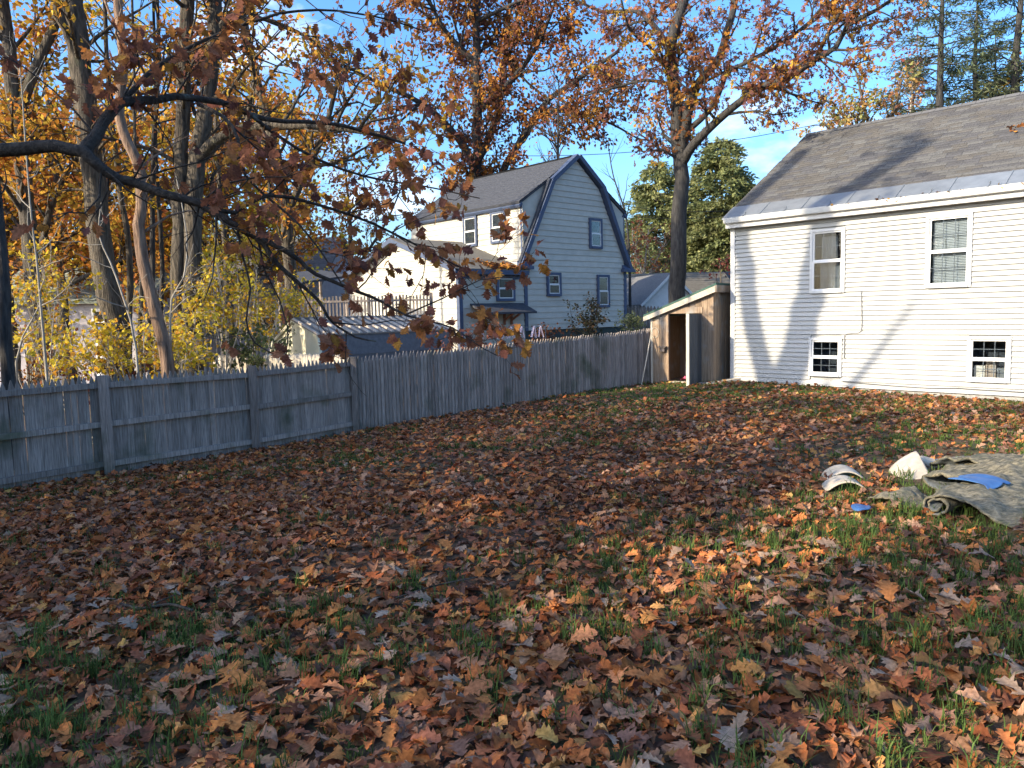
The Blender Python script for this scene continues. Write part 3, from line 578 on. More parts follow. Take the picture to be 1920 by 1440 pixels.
# blue lidded barrel behind the trees
a = P(196, 618, 24.); bn = thing('barrel', 'pale barrel with bright blue lid beyond the leaning trunk', 'barrel', (a[0], a[1], float(gz(a[0], a[1]))))
zt = a[2] - float(gz(a[0], a[1])); MB().tube([(0, 0, 0), (0, 0, zt * .4), (0, 0, zt - .1)], [.25, .3, .27], 12).build('drum', M['palewall'], bn); MB().tube([(0, 0, zt - .12), (0, 0, zt + .02), (0, 0, zt + .1)], [.31, .3, .2], 12).build('lid', M['tarp'], bn)
# power lines
for k, (p, q_, sag, lab) in enumerate(((P(1040, 292, 46.), P(1600, 217, 46.), .5, 'upper black power line crossing the sky beyond the oak'), (P(1150, 383, 50.), P(1420, 392, 50.), .3, 'lower black power line behind the oak trunk'), (P(1180, 405, 50.), P(1430, 396, 50.), .3, 'middle black power line in front of the evergreen'))):
    pts = [p + (q_ - p) * t + np.array([0, 0, -sag * 4 * t * (1 - t)]) for t in np.linspace(-.25, 1.3, 16)]
    tag(MB().tube(pts, .018, 4).build('power_line', M['black']), lab, 'wire', 'power lines')
# ---------------------------------------------------------------- trees
T_QUAD = (np.array([[0, 0, 0], [.45, .34, .08], [1, 0, -.06], [.5, -.34, .05]]), [np.array([[0, 1, 2, 3]])])
T_LOBE = (np.array([[0, 0, 0], [.22, .3, .05], [.38, .13, .0], [.62, .36, .06], [.72, .12, 0], [1, 0, -.1], [.72, -.12, 0], [.62, -.36, .06], [.38, -.13, 0], [.22, -.3, .05]]),
          [np.array([[0, 1, 2], [2, 3, 4], [4, 5, 6], [6, 7, 8], [8, 9, 0]]), np.array([[0, 2, 4, 6], [0, 6, 8, 8]])[:1]])
T_NEED = (np.array([[0, 0, 0], [.5, .11, .02], [1, 0, -.05], [.5, -.11, .02]]), [np.array([[0, 1, 2, 3]])])
# deeply lobed oak leaf on a midrib, gently curled
_hw = [.03, .22, .15, .4, .21, .48, .22, .36, .17, .15, 0]
_mx = np.linspace(0, 1, len(_hw))
_v = [(0, 0, 0)]
HW = [_hw, [.02, .1, .07, .2, .11, .27, .13, .21, .09, .09, 0], [.05, .22, .3, .36, .38, .37, .34, .27, .19, .1, 0], [.03, .16, .13, .3, .15, .5, .3, .24, .12, .12, 0]]
def oak_template(curl=.18, fold=.12, seed=0, kind=0, rough=.06):
    _hw = HW[kind]; rg = np.random.default_rng(seed); n = len(_hw); mid = np.stack([_mx, np.zeros(n), curl * (_mx - _mx ** 2) * 1.5], 1)
    lo = np.array([0, .0, -.02, .06, -.03, .07, -.02, .06, 0, .03, 0])
    wl = np.array(_hw) * rg.uniform(.85, 1.15, n); wr = np.array(_hw) * rg.uniform(.85, 1.15, n); tip = rg.normal(0, rough, n)
    l = np.stack([_mx + lo, wl, mid[:, 2] + fold * wl * 2 + wl * tip], 1); r = np.stack([_mx + lo, -wr, mid[:, 2] + fold * wr * 2 - wr * tip], 1)
    v = np.concatenate([mid, l, r]); f = []
    for k in range(n - 1): f += [(k, k + 1, n + k + 1, n + k), (2 * n + k, 2 * n + k + 1, k + 1, k)]
    return v, [np.array(f)]
def place_leaves(pos, ax, nr, size, cols, tmpl):
    tv, tf = tmpl; ax = nrm(ax); b = nrm(np.cross(nr, ax)); c = np.cross(ax, b); k = len(tv); n = len(pos)
    s = size[:, None, None]
    v = pos[:, None] + s * (tv[None, :, :1] * ax[:, None] + tv[None, :, 1:2] * b[:, None] + tv[None, :, 2:] * c[:, None])
    off = (np.arange(n) * k)[:, None, None]
    return v.reshape(-1, 3), [(f[None] + off).reshape(-1, f.shape[1]) for f in tf], np.repeat(cols, k, 0)
def smooth_path(pts, step=.45):
    p = np.array(pts, float)
    if len(p) < 3: q = np.linspace(0, 1, 6)[:, None]; return p[0] * (1 - q) + p[-1] * q
    out = []
    e = np.concatenate([[2 * p[0] - p[1]], p, [2 * p[-1] - p[-2]]])
    for k in range(1, len(e) - 2):
        n = max(2, int(np.linalg.norm(e[k + 1] - e[k]) / step))
        for t in np.arange(n) / n:
            out.append(.5 * (2 * e[k] + (e[k + 1] - e[k - 1]) * t + (2 * e[k - 1] - 5 * e[k] + 4 * e[k + 1] - e[k + 2]) * t * t + (3 * e[k] - e[k - 1] - 3 * e[k + 1] + e[k + 2]) * t ** 3))
    return np.array(out + [p[-1]])
OAKP = [[(.3, .12, .04), (.2, .075, .035), (.36, .16, .045)], [(.24, .1, .05), (.17, .07, .045), (.3, .12, .06)], [(.42, .22, .05), (.36, .17, .04), (.3, .13, .04)], [(.2, .09, .07), (.16, .07, .06), (.25, .1, .07)]]
ORAN = [[(.54, .24, .04), (.6, .31, .05), (.48, .19, .04)], [(.56, .35, .05), (.62, .41, .06), (.5, .27, .04)], [(.46, .17, .04), (.38, .13, .05), (.52, .22, .05)]]
YELL = [[(.64, .44, .03), (.58, .43, .04), (.68, .5, .06)], [(.52, .42, .05), (.46, .4, .05), (.58, .48, .07)], [(.6, .32, .04), (.54, .27, .04), (.62, .4, .04)]]
REDD = [[(.36, .1, .06), (.28, .08, .06), (.42, .16, .08)], [(.42, .2, .1), (.36, .16, .1), (.3, .14, .08)]]
EVER = [[(.19, .215, .085), (.24, .26, .105), (.15, .18, .085)], [(.28, .29, .12), (.22, .24, .105), (.32, .32, .14)]]

def tree(name, label, seed, stems, lv, leaf, bark='bark', group=None, cat='tree', base=None, sides=(10, 6, 4, 3)):
    """stems: (points, r0, r1); lv: per level (children per metre, min length, max length, angle, up, wobble); leaf: dict"""
    rg = np.random.default_rng(seed)
    lev = [[]]; V, Fq = [], []; nv = 0
    for (pts, r0, r1) in stems:
        p = smooth_path(pts); t = np.linspace(0, 1, len(p)); r = r0 + (r1 - r0) * t ** .8
        p = p + rg.normal(0, 1, p.shape) * (r * .12)[:, None] * np.array([1, 1, .2]); lev[0].append((p, r))
        flare = r.copy()
        v, f = tube_arr([p], [flare], sides[0]); V.append(v); Fq.append(f + nv); nv += len(v)
    for li, (dens, l0, l1, ang, up, wob) in enumerate(lv):
        cur = []; NP = 5
        for (p, r) in lev[-1]:
            seg = np.linalg.norm(np.diff(p, axis=0), axis=1); L_ = seg.sum(); n = rg.poisson(L_ * dens)
            if li > 0: n = max(n, 1)
            for _ in range(n):
                t = rg.uniform(leaf.get('tmin', .35) if li == 0 else .2, 1) ** (.8); k = min(int(t * (len(p) - 1)), len(p) - 2); u = t * (len(p) - 1) - k
                o = p[k] * (1 - u) + p[k + 1] * u; tg = nrm(p[k + 1] - p[k]); pr = rg.normal(0, 1, 3); pr = nrm(pr - tg * (pr @ tg))
                if li == 0 and 'zmin' in leaf and o[2] < leaf['zmin']: continue
                a = math.radians(ang) * rg.uniform(.6, 1.3); d = tg * math.cos(a) + pr * math.sin(a); ln = rg.uniform(l0, l1) * (1.1 - .45 * t)
                rr = min(r[k] * .6, ln * .022 + .004); q = [o]
                for s in range(NP - 1): d = nrm(d + rg.normal(0, wob, 3) + np.array([0, 0, up])); q.append(q[-1] + d * ln / (NP - 1))
                cur.append((np.array(q), np.linspace(rr, max(rr * .3, .003), NP)))
        if not cur: break
        lev.append(cur); v, f = tube_arr([c[0] for c in cur], [c[1] for c in cur], sides[min(li + 1, 3)]); V.append(v); Fq.append(f + nv); nv += len(v)
    base = np.array(lev[0][0][0][0] if base is None else base, float); root = thing(name, label, cat, tuple(base), 0, group)
    link('trunk', arr_mesh('trunk', np.concatenate(V) - base, np.concatenate(Fq), M[bark], smooth=True), root)
    n = leaf.get('n', 0)
    if n and len(lev) > 1:
        tw = lev[-1] + (lev[-2] if len(lev) > 2 and leaf.get('two', 1) else [])
        pal = leaf['pal']; pw = np.array(leaf.get('w', [1] * len(pal)), float); pw /= pw.sum()
        pos, ax, cs = [], [], []
        arr = np.stack([t[0] for t in tw]); B = len(arr)
        keep = rg.random(B) < leaf.get('keep', 1); arr = arr[keep]; B = len(arr)
        if leaf.get('cut') is not None: arr = arr[leaf['cut'](arr[:, -1])]; B = len(arr)
        m = rg.poisson(n, B); idx = np.repeat(np.arange(B), m); K = len(idx)
        t = rg.uniform(.25, 1, K) * 3.999; k = t.astype(int); u = (t - k)[:, None]
        pos = arr[idx, k] * (1 - u) + arr[idx, k + 1] * u; d = nrm(arr[idx, k + 1] - arr[idx, k])
        pos = pos + rg.normal(0, leaf.get('spread', .1), (K, 3)); ax = nrm(d * .6 + rg.normal(0, .6, (K, 3)) + np.array([0, 0, -leaf.get('droop', .4)]))
        pi = rg.choice(len(pal), B, p=pw)[idx]; cols = np.array(pal)[pi, rg.integers(0, 3, K)] * rg.uniform(.7, 1.25, (K, 1))
        size = rg.uniform(.7, 1.25, K) * leaf['size']
        v, f, c = place_leaves(pos, ax, nrm(rg.normal(0, 1, (K, 3)) + np.array([0, 0, .6])), size, cols, leaf.get('t', T_QUAD))
        o = link('crown', arr_mesh('crown', v - base, f, M[leaf.get('m', 'leaf')], c), root); o['kind'] = 'stuff'
    return root

def conifer(name, label, seed, x, y, z0, h, rad, clear=.08, dens=1., size=.34, pal=EVER, shape=1., droop=.25, group=None, bark='barkdark', per=26, wid=1.7):
    rg = np.random.default_rng(seed); base = np.array([x, y, z0]); nb = int(h * 9 * dens)
    zt = clear + (1 - clear) * np.sort(rg.random(nb)); az = rg.random(nb) * 2 * np.pi
    prof = np.minimum(1, (1 - zt) ** shape * 1.35 + .03) * rg.uniform(.65, 1.1, nb) * rad
    o = np.stack([np.zeros(nb), np.zeros(nb), zt * h], 1); d = np.stack([np.cos(az), np.sin(az), np.zeros(nb)], 1)
    s = np.linspace(0, 1, 5)[None, :, None]; br = o[:, None] + d[:, None] * prof[:, None, None] * s + np.array([0, 0, 1.]) * (.12 * s - droop * s * s) * prof[:, None, None]
    br[:, 1:] += rg.normal(0, .05, br[:, 1:].shape) * prof[:, None, None]
    v1, f1 = tube_arr(list(br), [np.linspace(.02 + .008 * p, .006, 5) for p in prof], 4)
    tr = np.stack([rg.normal(0, .02, 9) * h * .1, rg.normal(0, .02, 9) * h * .1, np.linspace(-.4, h, 9)], 1); v0, f0 = tube_arr([tr], [np.linspace(h * .018 + .03, .02, 9)], 8)
    root = thing(name, label, 'tree', (x, y, z0), 0, group)
    link('trunk', arr_mesh('trunk', np.concatenate([v0, v1]), np.concatenate([f0, f1 + len(v0)]), M[bark], smooth=True), root)
    m = rg.poisson(per * np.maximum(prof / rad, .25)); idx = np.repeat(np.arange(nb), m); K = len(idx)
    t = rg.uniform(.15, 1, K) ** .8 * 3.999; k = t.astype(int); u = (t - k)[:, None]
    pos = br[idx, k] * (1 - u) + br[idx, k + 1] * u; lat = np.cross(d[idx], [0, 0, 1.]) * rg.normal(0, .16, (K, 1)) * prof[idx][:, None] * (1.1 - t[:, None] / 4)
    pos += lat + rg.normal(0, .07, (K, 3)) * rad * .4; ax = d[idx] + rg.normal(0, .55, (K, 3)) + np.array([0, 0, -.25])
    cols = np.array(pal)[rg.integers(0, len(pal), nb)[idx], rg.integers(0, 3, K)] * rg.uniform(.7, 1.25, (K, 1))
    v, f, c = place_leaves(pos, ax, nrm(rg.normal(0, .7, (K, 3)) + np.array([0, 0, 1.])), rg.uniform(.6, 1.3, K) * size, cols, (T_NEED[0] * np.array([1, wid, 1]), T_NEED[1]))
    oo = link('crown', arr_mesh('crown', v, f, M['needle'], c), root); oo['kind'] = 'stuff'
    return root

def px(*l): return [P(*q) for q in l]
def ground_at(p): q = np.array(p, float); return np.array([q[0], q[1], float(gz(q[0], q[1])) - .1])
def rooted(*l):
    p = px(*l); return [ground_at(p[0])] + p
def taper(r, n): return r
W3 = [(1.2, 1.2, 2.4, 50, .06, .2), (2.0, .5, 1.1, 45, .03, .22)]

# leaning trunks behind the fence
g1 = 'trunks behind the railed fence'
tree('maple_tree', 'forked grey trunk behind the railed fence, its limbs spreading in a V', 21, [(rooted((78, 660, 17), (62, 520, 17), (48, 380, 17), (30, 210, 17), (18, 120, 17), (4, 0, 17.2), (-30, -200, 17.5)), .21, .11), (px((34, 215, 17), (66, 130, 17.1), (100, 50, 17.3), (130, -40, 17.6), (180, -220, 18)), .12, .07), (rooted((60, 670, 17.8), (72, 560, 17.8), (82, 440, 18), (110, 350, 18.2), (150, 290, 18.4)), .13, .06)],
     [(2.4, 1.2, 2.8, 55, .06, .2), (3.2, .5, 1.2, 45, .03, .25)], dict(n=10, size=.14, pal=ORAN, w=[2, 3, 1], zmin=2.8, tmin=.3), group=g1)
tree('oak_tree', 'thick furrowed trunk leaning left over the fence beside moss roofed garage', 22, [(rooted((222, 660, 16.8), (207, 560, 16.8), (188, 440, 16.8), (170, 300, 16.8), (158, 180, 16.8), (142, 80, 16.8), (128, -20, 16.8), (105, -300, 16.8)), .27, .19), (px((150, 130, 16.8), (110, 20, 16.4), (40, -120, 16)), .1, .05)],
     [(2.6, 1.5, 3, 55, .06, .2), (3.2, .5, 1.2, 45, .03, .25)], dict(n=9, size=.14, pal=ORAN, w=[2, 3, 1], zmin=3.8, tmin=.3), group=g1)
tree('dead_tree', 'slender crooked trunk with peeling brown bark and bare side shoots', 23, [(rooted((312, 675, 13.6), (296, 600, 13.6), (278, 530, 13.6), (264, 455, 13.6), (262, 390, 13.6), (266, 325, 13.6), (240, 270, 13.6), (224, 215, 13.6), (232, 120, 13.6), (222, 20, 13.6), (215, -120, 13.6)), .125, .07)],
     [(1.6, .7, 1.6, 60, .1, .3), (1.4, .3, .7, 45, .05, .3)], dict(n=0, tmin=.2), bark='barkbrown', group=g1)
tree('oak_tree', 'straight dark double trunk with a strong limb reaching toward the cream house', 24, [(rooted((334, 655, 17), (334, 560, 17), (337, 420, 17), (340, 280, 17), (345, 120, 17), (350, 0, 17), (352, -250, 17)), .18, .13), (rooted((362, 655, 17), (361, 560, 17), (362, 440, 17), (368, 320, 17), (384, 200, 17), (398, 100, 17), (405, 0, 17), (425, -250, 17)), .22, .14), (px((372, 300, 17), (395, 270, 16.8), (450, 242, 16.6), (530, 236, 16.3), (640, 240, 16), (760, 262, 15.8)), .13, .05), (px((405, 60, 17), (450, 20, 16.8), (540, -40, 16.5)), .1, .05)],
     [(2.4, 1.2, 2.8, 55, .05, .2), (3.4, .5, 1.2, 45, .02, .25)], dict(n=6, size=.14, pal=OAKP + ORAN[:2], w=[2, 2, 2, 1, 2, 2], zmin=3.6, tmin=.25, t=T_QUAD), group=g1)
tree('maple_tree', 'thin grey trunk with orange leaves standing beyond the pale picket fence', 25, [(rooted((548, 580, 22), (544, 500, 22), (536, 400, 22), (520, 300, 22), (498, 220, 22), (470, 100, 22), (440, -60, 22)), .24, .09), (px((536, 400, 22), (570, 330, 22), (610, 240, 22), (640, 120, 22)), .12, .05), (px((525, 320, 22), (480, 250, 22.3), (430, 180, 22.6)), .09, .04)],
     [(2.6, 1.2, 2.6, 55, .06, .2), (3.4, .5, 1.1, 45, .02, .25)], dict(n=8, size=.15, pal=ORAN + YELL[:1], w=[3, 2, 2, 1], zmin=3.2, tmin=.2), group=g1)
for k, (x0, x1, d, r_, lab) in enumerate(((262, 245, 16, .055, 'thin bare sapling rising just left of the peeling trunk'), (282, 292, 18, .08, 'thin dark trunk between peeling trunk and double trunk'), (240, 195, 19, .1, 'dark leaning trunk behind the thick furrowed trunk'), (300, 285, 19, .07, 'slim straight trunk just left of the double trunk'), (420, 395, 24, .1, 'slim far trunk right of the double trunk'))):
    tree('sapling', lab, 30 + k, [(rooted((x0, 640, d), (x0 + 4, 500, d), ((x0 + x1) / 2, 300, d), (x1 + 6, 120, d), (x1, -80, d)), r_, r_ * .4)], [(1.1, .8, 2, 50, .1, .25), (1.6, .4, .9, 45, .05, .3)], dict(n=4, size=.13, pal=ORAN + YELL[:1], zmin=3.8, tmin=.3), bark='barkdark' if k % 2 else 'bark', group='slim trunks among the big trees')
for k, (pts, lab) in enumerate((([(86, 680, 13.2), (78, 590, 13.2), (68, 480, 13.2), (56, 380, 13.2), (42, 180, 13.2), (36, 120, 13.2)], 'pale straight bare sapling shooting up behind the railed fence'), ([(255, 655, 13.4), (232, 560, 13.4), (206, 490, 13.5), (185, 440, 13.6), (190, 380, 13.7)], 'pale forked bare sapling before the thick furrowed trunk'), ([(320, 660, 14.2), (322, 560, 14.2), (345, 520, 14.2), (350, 440, 14.3), (330, 330, 14.4)], 'pale bare sapling before the double trunk'), ([(30, 680, 13.6), (60, 600, 13.6), (82, 560, 13.7)], 'short pale stick leaning up behind the railed fence'))):
    tree('bare_sapling', lab, 40 + k, [(rooted(*pts), .03, .008)], [(2.2, .6, 1.3, 60, .1, .22), (2., .25, .6, 45, .05, .3)], dict(n=0, tmin=.2), bark='barkpale', group='pale bare saplings')

tree('dead_tree', 'dark snag at the fence left of the pale saplings, leaning outward', 46, [(rooted((14, 690, 11.6), (8, 560, 11.6), (2, 440, 11.6), (-14, 300, 11.6), (-40, 160, 11.6)), .12, .05)], [(.8, .6, 1.2, 55, .1, .2)], dict(n=0, tmin=.4), bark='barkdark', group=g1)
# large oak behind the shed
tree('oak_tree', 'tall dark oak behind the tool shed, limbs forking against the open sky', 50, [
    (rooted((1271, 575, 24), (1272, 480, 24), (1275, 400, 24), (1276, 310, 24), (1274, 280, 24), (1270, 240, 24), (1266, 190, 24), (1260, 130, 24), (1256, 95, 24), (1268, 45, 24), (1282, 0, 24.2), (1300, -120, 24.5), (1290, -300, 25)), .3, .1),
    (px((1276, 300, 24), (1284, 250, 23.8), (1298, 180, 23.6), (1322, 140, 23.5), (1350, 105, 23.4), (1364, 55, 23.4), (1380, 0, 23.4), (1400, -160, 23.5)), .17, .07),
    (px((1278, 305, 24), (1292, 285, 23.7), (1312, 258, 23.2), (1345, 226, 22.7), (1400, 182, 22), (1440, 158, 21.5), (1475, 148, 21.2), (1528, 112, 20.8), (1568, 88, 20.4), (1590, 48, 20.2), (1640, 20, 20), (1700, -20, 19.8)), .16, .04),
    (px((1290, 245, 23.8), (1335, 200, 23.2), (1355, 155, 22.8), (1370, 132, 22.6), (1448, 92, 22), (1520, 40, 21.5), (1570, -30, 21)), .1, .035),
    (px((1528, 112, 20.8), (1558, 52, 20.6), (1588, 0, 20.4), (1610, -60, 20.2)), .06, .03),
    (px((1256, 95, 24), (1235, 62, 24.2), (1215, 36, 24.4), (1190, 20, 24.6), (1130, 22, 25), (1080, 0, 25.3)), .12, .04),
    (px((1256, 135, 24), (1238, 112, 23.8), (1215, 85, 23.5), (1180, 55, 23), (1165, 0, 22.6)), .07, .03),
    (px((1270, 275, 24), (1255, 262, 24.2), (1240, 250, 24.4)), .09, .05),
    (px((1262, 160, 24), (1210, 150, 24.6), (1150, 165, 25.2), (1090, 180, 26)), .06, .03)],
    [(3.2, .8, 2.1, 55, .05, .22), (4.6, .4, .9, 45, 0, .25)], dict(n=9, size=.16, pal=OAKP + ORAN[:2], w=[3, 4, 2, 3, 1.2, 1], zmin=5.9, tmin=.15, t=T_LOBE, spread=.09, droop=.6), bark='barkdark')
# multi-stemmed oak behind the gambrel house
tree('oak_tree', 'many stemmed rusty oak spreading above the gambrel house roof', 51, [
    (rooted((898, 420, 40), (896, 330, 40), (894, 200, 40), (893, 60, 40), (897, -60, 40), (900, -200, 40)), .42, .14), (rooted((945, 420, 40), (942, 330, 40), (960, 290, 40), (1000, 225, 39.5), (1030, 185, 39), (1065, 162, 38.6), (1110, 130, 38.2), (1160, 95, 38)), .4, .08),
    (px((960, 290, 40), (1010, 212, 40), (1060, 210, 39.6), (1130, 225, 39.2), (1200, 262, 38.8)), .13, .04), (px((896, 330, 40), (860, 260, 39), (800, 200, 38), (720, 160, 37), (640, 120, 36)), .22, .06), (px((895, 210, 40), (960, 150, 40), (1010, 80, 40), (1050, -20, 40)), .2, .06),
    (px((894, 120, 40), (830, 50, 39.5), (780, -60, 39)), .16, .06), (px((897, 300, 40), (930, 220, 41), (950, 80, 41.5), (960, -60, 42)), .22, .08), (px((893, 40, 40), (980, 0, 39), (1080, -40, 38.5)), .12, .04)],
    [(3.0, 1.5, 3.8, 55, .05, .22), (3.6, .7, 1.5, 45, .0, .25)], dict(n=11, size=.22, pal=OAKP + ORAN[:1], w=[3, 3, 2, 3, 1.5], zmin=7, tmin=.1, spread=.16, droop=.6), bark='barkdark')
tree('bare_tree', 'bare upright tree just behind the gambrel house ridge', 52, [(rooted((1046, 420, 37), (1046, 300, 37), (1047, 220, 37), (1048, 150, 37)), .16, .03)], [(3.6, 1.2, 2.6, 42, .12, .15), (3.2, .5, 1.2, 40, .08, .2)], dict(n=1.0, size=.15, pal=REDD, zmin=6, tmin=.3), bark='barkdark')
tree('birch_tree', 'bare whippy tree right of the gambrel house gable', 53, [(rooted((1180, 480, 38), (1172, 400, 38), (1150, 330, 38), (1140, 270, 38)), .1, .02)], [(1.4, 1.2, 2.2, 35, .1, .15), (1.2, .5, 1, 35, .06, .2)], dict(n=0, zmin=4), bark='barkdark')
# evergreens and colour behind the shed
conifer('hemlock_tree', 'broad dense evergreen behind the oak trunk, rounded top against sky', 60, *P(1352, 560, 70.)[:2], -.5, 17, 4.9, .02, 2.6, .46, shape=.42, per=120, droop=.3)
conifer('hemlock_tree', 'smaller dense evergreen between gambrel house and oak trunk', 61, *P(1232, 560, 72.)[:2], -.5, 15.6, 4, .02, 2.5, .46, shape=.42, per=115, droop=.3)
conifer('hemlock_tree', 'lower spreading evergreen hidden partly by the white house corner', 62, *P(1395, 560, 69.)[:2], -.5, 13, 4.2, .02, 2.5, .46, shape=.45, per=110, droop=.3)
conifer('hemlock_tree', 'low evergreen filling the gap behind the oak trunk', 63, *P(1292, 560, 74.)[:2], -.5, 13.4, 4.2, .02, 2.5, .46, shape=.45, per=105, droop=.3)
tree('maple_tree', 'pale twiggy tree with pinkish orange leaves at gambrel house corner', 64, [(rooted((1206, 600, 47), (1208, 520, 47), (1212, 470, 47), (1216, 430, 47)), .12, .03), (px((1208, 520, 47), (1188, 460, 47), (1186, 425, 47)), .07, .02), (px((1208, 530, 47), (1235, 480, 47), (1250, 450, 47)), .07, .02)], [(2.6, .8, 1.8, 45, .08, .2), (2.4, .4, .9, 40, .04, .2)], dict(n=5, size=.17, pal=REDD + ORAN[:1], w=[2, 3, 1], zmin=2.2, tmin=.1), bark='barkpale')
tree('maple_tree', 'small dark red tree squeezed between shed roof and white house', 65, [(rooted((1352, 600, 30), (1352, 540, 30), (1350, 490, 30)), .07, .02)], [(3, .6, 1.2, 50, .06, .2), (2.5, .3, .7, 45, .02, .2)], dict(n=7, size=.14, pal=[[(.16, .05, .04), (.2, .06, .05), (.12, .04, .04)]], zmin=1.2, tmin=.1))
# beyond the white house roof
tree('maple_tree', 'yellow orange maple above the white house ridge', 70, [(rooted((1640, 420, 38), (1632, 260, 38), (1618, 190, 38), (1604, 130, 38)), .22, .05), (px((1632, 270, 38), (1590, 230, 37.6), (1560, 190, 37.3)), .12, .03), (px((1636, 280, 38), (1680, 200, 38.2), (1690, 150, 38.4)), .12, .03), (px((1634, 290, 38), (1580, 262, 37), (1548, 236, 36.6)), .1, .03)], [(4, 1, 2, 50, .05, .2), (3.6, .5, 1, 45, 0, .25)], dict(n=6, size=.19, pal=[[(.5, .3, .09), (.42, .24, .08), (.54, .36, .12)], [(.44, .2, .1), (.38, .17, .09), (.5, .28, .1)], [(.34, .34, .12), (.3, .3, .1), (.4, .36, .14)]], zmin=7, tmin=.1))
for k, (x_, tp, d, rad, lab) in enumerate(((1752, -150, 40, 3.6, 'tall white pine with layered branches above the white house roof'), (1815, -60, 43, 3.4, 'white pine with bare lower trunk right of the layered pine'), (1890, -220, 41, 4, 'dense tall pine at the far end of the white house ridge'), (1700, 120, 46, 2.6, 'short dark pine beside the yellow orange maple'), (1850, 60, 47, 3, 'shorter pine among the tall pines'))):
    b_ = P(x_, 600, d); t_ = P(x_, tp, d); conifer('pine_tree', lab, 71 + k, b_[0], b_[1], -.4, t_[2] + .4, rad, .3, .62, .34, [[(.09, .12, .06), (.12, .15, .075), (.08, .105, .06)], [(.14, .16, .08), (.11, .135, .075), (.16, .17, .09)]], .45, -.05, 'pines behind the white house', per=100, wid=.8)
tree('maple_tree', 'reddish twiggy tree between the pines and the yellow maple', 77, [(rooted((1700, 420, 41), (1705, 240, 41), (1710, 180, 41), (1715, 120, 41)), .16, .04)], [(3.6, 1.4, 2.8, 45, .08, .2), (3.4, .5, 1.1, 45, .02, .2)], dict(n=4, size=.2, pal=REDD, zmin=7.5, tmin=.2), bark='barkpale')
tree('maple_tree', 'orange maple glimpsed between pines at the ridge end', 78, [(rooted((1900, 420, 43), (1900, 240, 43), (1902, 160, 43), (1905, 100, 43)), .2, .04)], [(3.5, 1, 2.2, 50, .06, .2), (3.5, .5, 1, 45, 0, .2)], dict(n=6, size=.2, pal=ORAN, zmin=7.5, tmin=.2))
# dark evergreens and autumn trees far left
for k, (x_, tp, d, rad, lab) in enumerate(((18, 330, 38, 3.4, 'dark evergreen behind the forked grey trunk'), (100, 360, 40, 3, 'dark evergreen above the garage roof'), (190, 370, 41, 3, 'dark evergreen behind the thick leaning trunk'), (262, 345, 40, 2.8, 'dark evergreen behind the peeling trunk'), (-60, 250, 36, 3.6, 'dark evergreen beyond the yard corner'), (310, 400, 46, 2.6, 'dark evergreen above the grey house roof'))):
    b_ = P(x_, 600, d); t_ = P(x_, tp, d); conifer('hemlock_tree', lab, 80 + k, b_[0], b_[1], -.6, t_[2] + .6, rad, .02, 2.2, .5, [[(.03, .045, .022), (.045, .06, .03), (.025, .04, .022)]], .8, .3, 'dark evergreens behind the garage', per=36)
for k, (x_, tp, d, pal, lab) in enumerate(((120, 60, 28, ORAN, 'big orange maple filling the gap between leaning trunks'), (260, 20, 33, YELL, 'yellow maple behind the peeling trunk'), (430, 120, 33, ORAN + YELL[:1], 'orange yellow maple above the grey house'), (20, 150, 30, ORAN, 'orange maple behind the V shaped trunk'), (590, 470, 44, REDD + ORAN[:1], 'low pinkish maple beyond the deck railing'), (350, 90, 38, YELL[2:] + ORAN, 'amber maple behind the double trunk'), (660, 250, 44, OAKP, 'sparse rusty tree left of gambrel house'))):
    b_ = P(x_, 600, d); t_ = P(x_, tp, d)[2]; c_ = lambda dx, dz, f=1.: np.array([b_[0] + dx, b_[1] + .3 * dx, max(t_ * dz, .6)])
    R_ = t_ * .28
    tree('maple_tree', lab, 90 + k, [([ground_at(b_), c_(0, .3), c_(.1, .6), c_(-.1, 1)], t_ * .02 + .03, .03), ([c_(0, .3), c_(-R_ * .6, .55), c_(-R_, .8)], t_ * .01, .03), ([c_(0, .33), c_(R_ * .6, .58), c_(R_, .82)], t_ * .01, .03), ([c_(0, .25), c_(-R_ * .9, .4), c_(-R_ * 1.3, .5)], t_ * .009, .02), ([c_(0, .25), c_(R_ * .9, .38), c_(R_ * 1.3, .46)], t_ * .009, .02)],
         [(2.8, t_ * .1, t_ * .22, 55, .04, .2), (3.0, t_ * .045, t_ * .1, 50, 0, .25)], dict(n=15 if k < 4 or k == 5 else 8, size=.2, pal=pal, zmin=t_ * .22, tmin=.1, spread=.16), group='autumn trees beyond the fence')
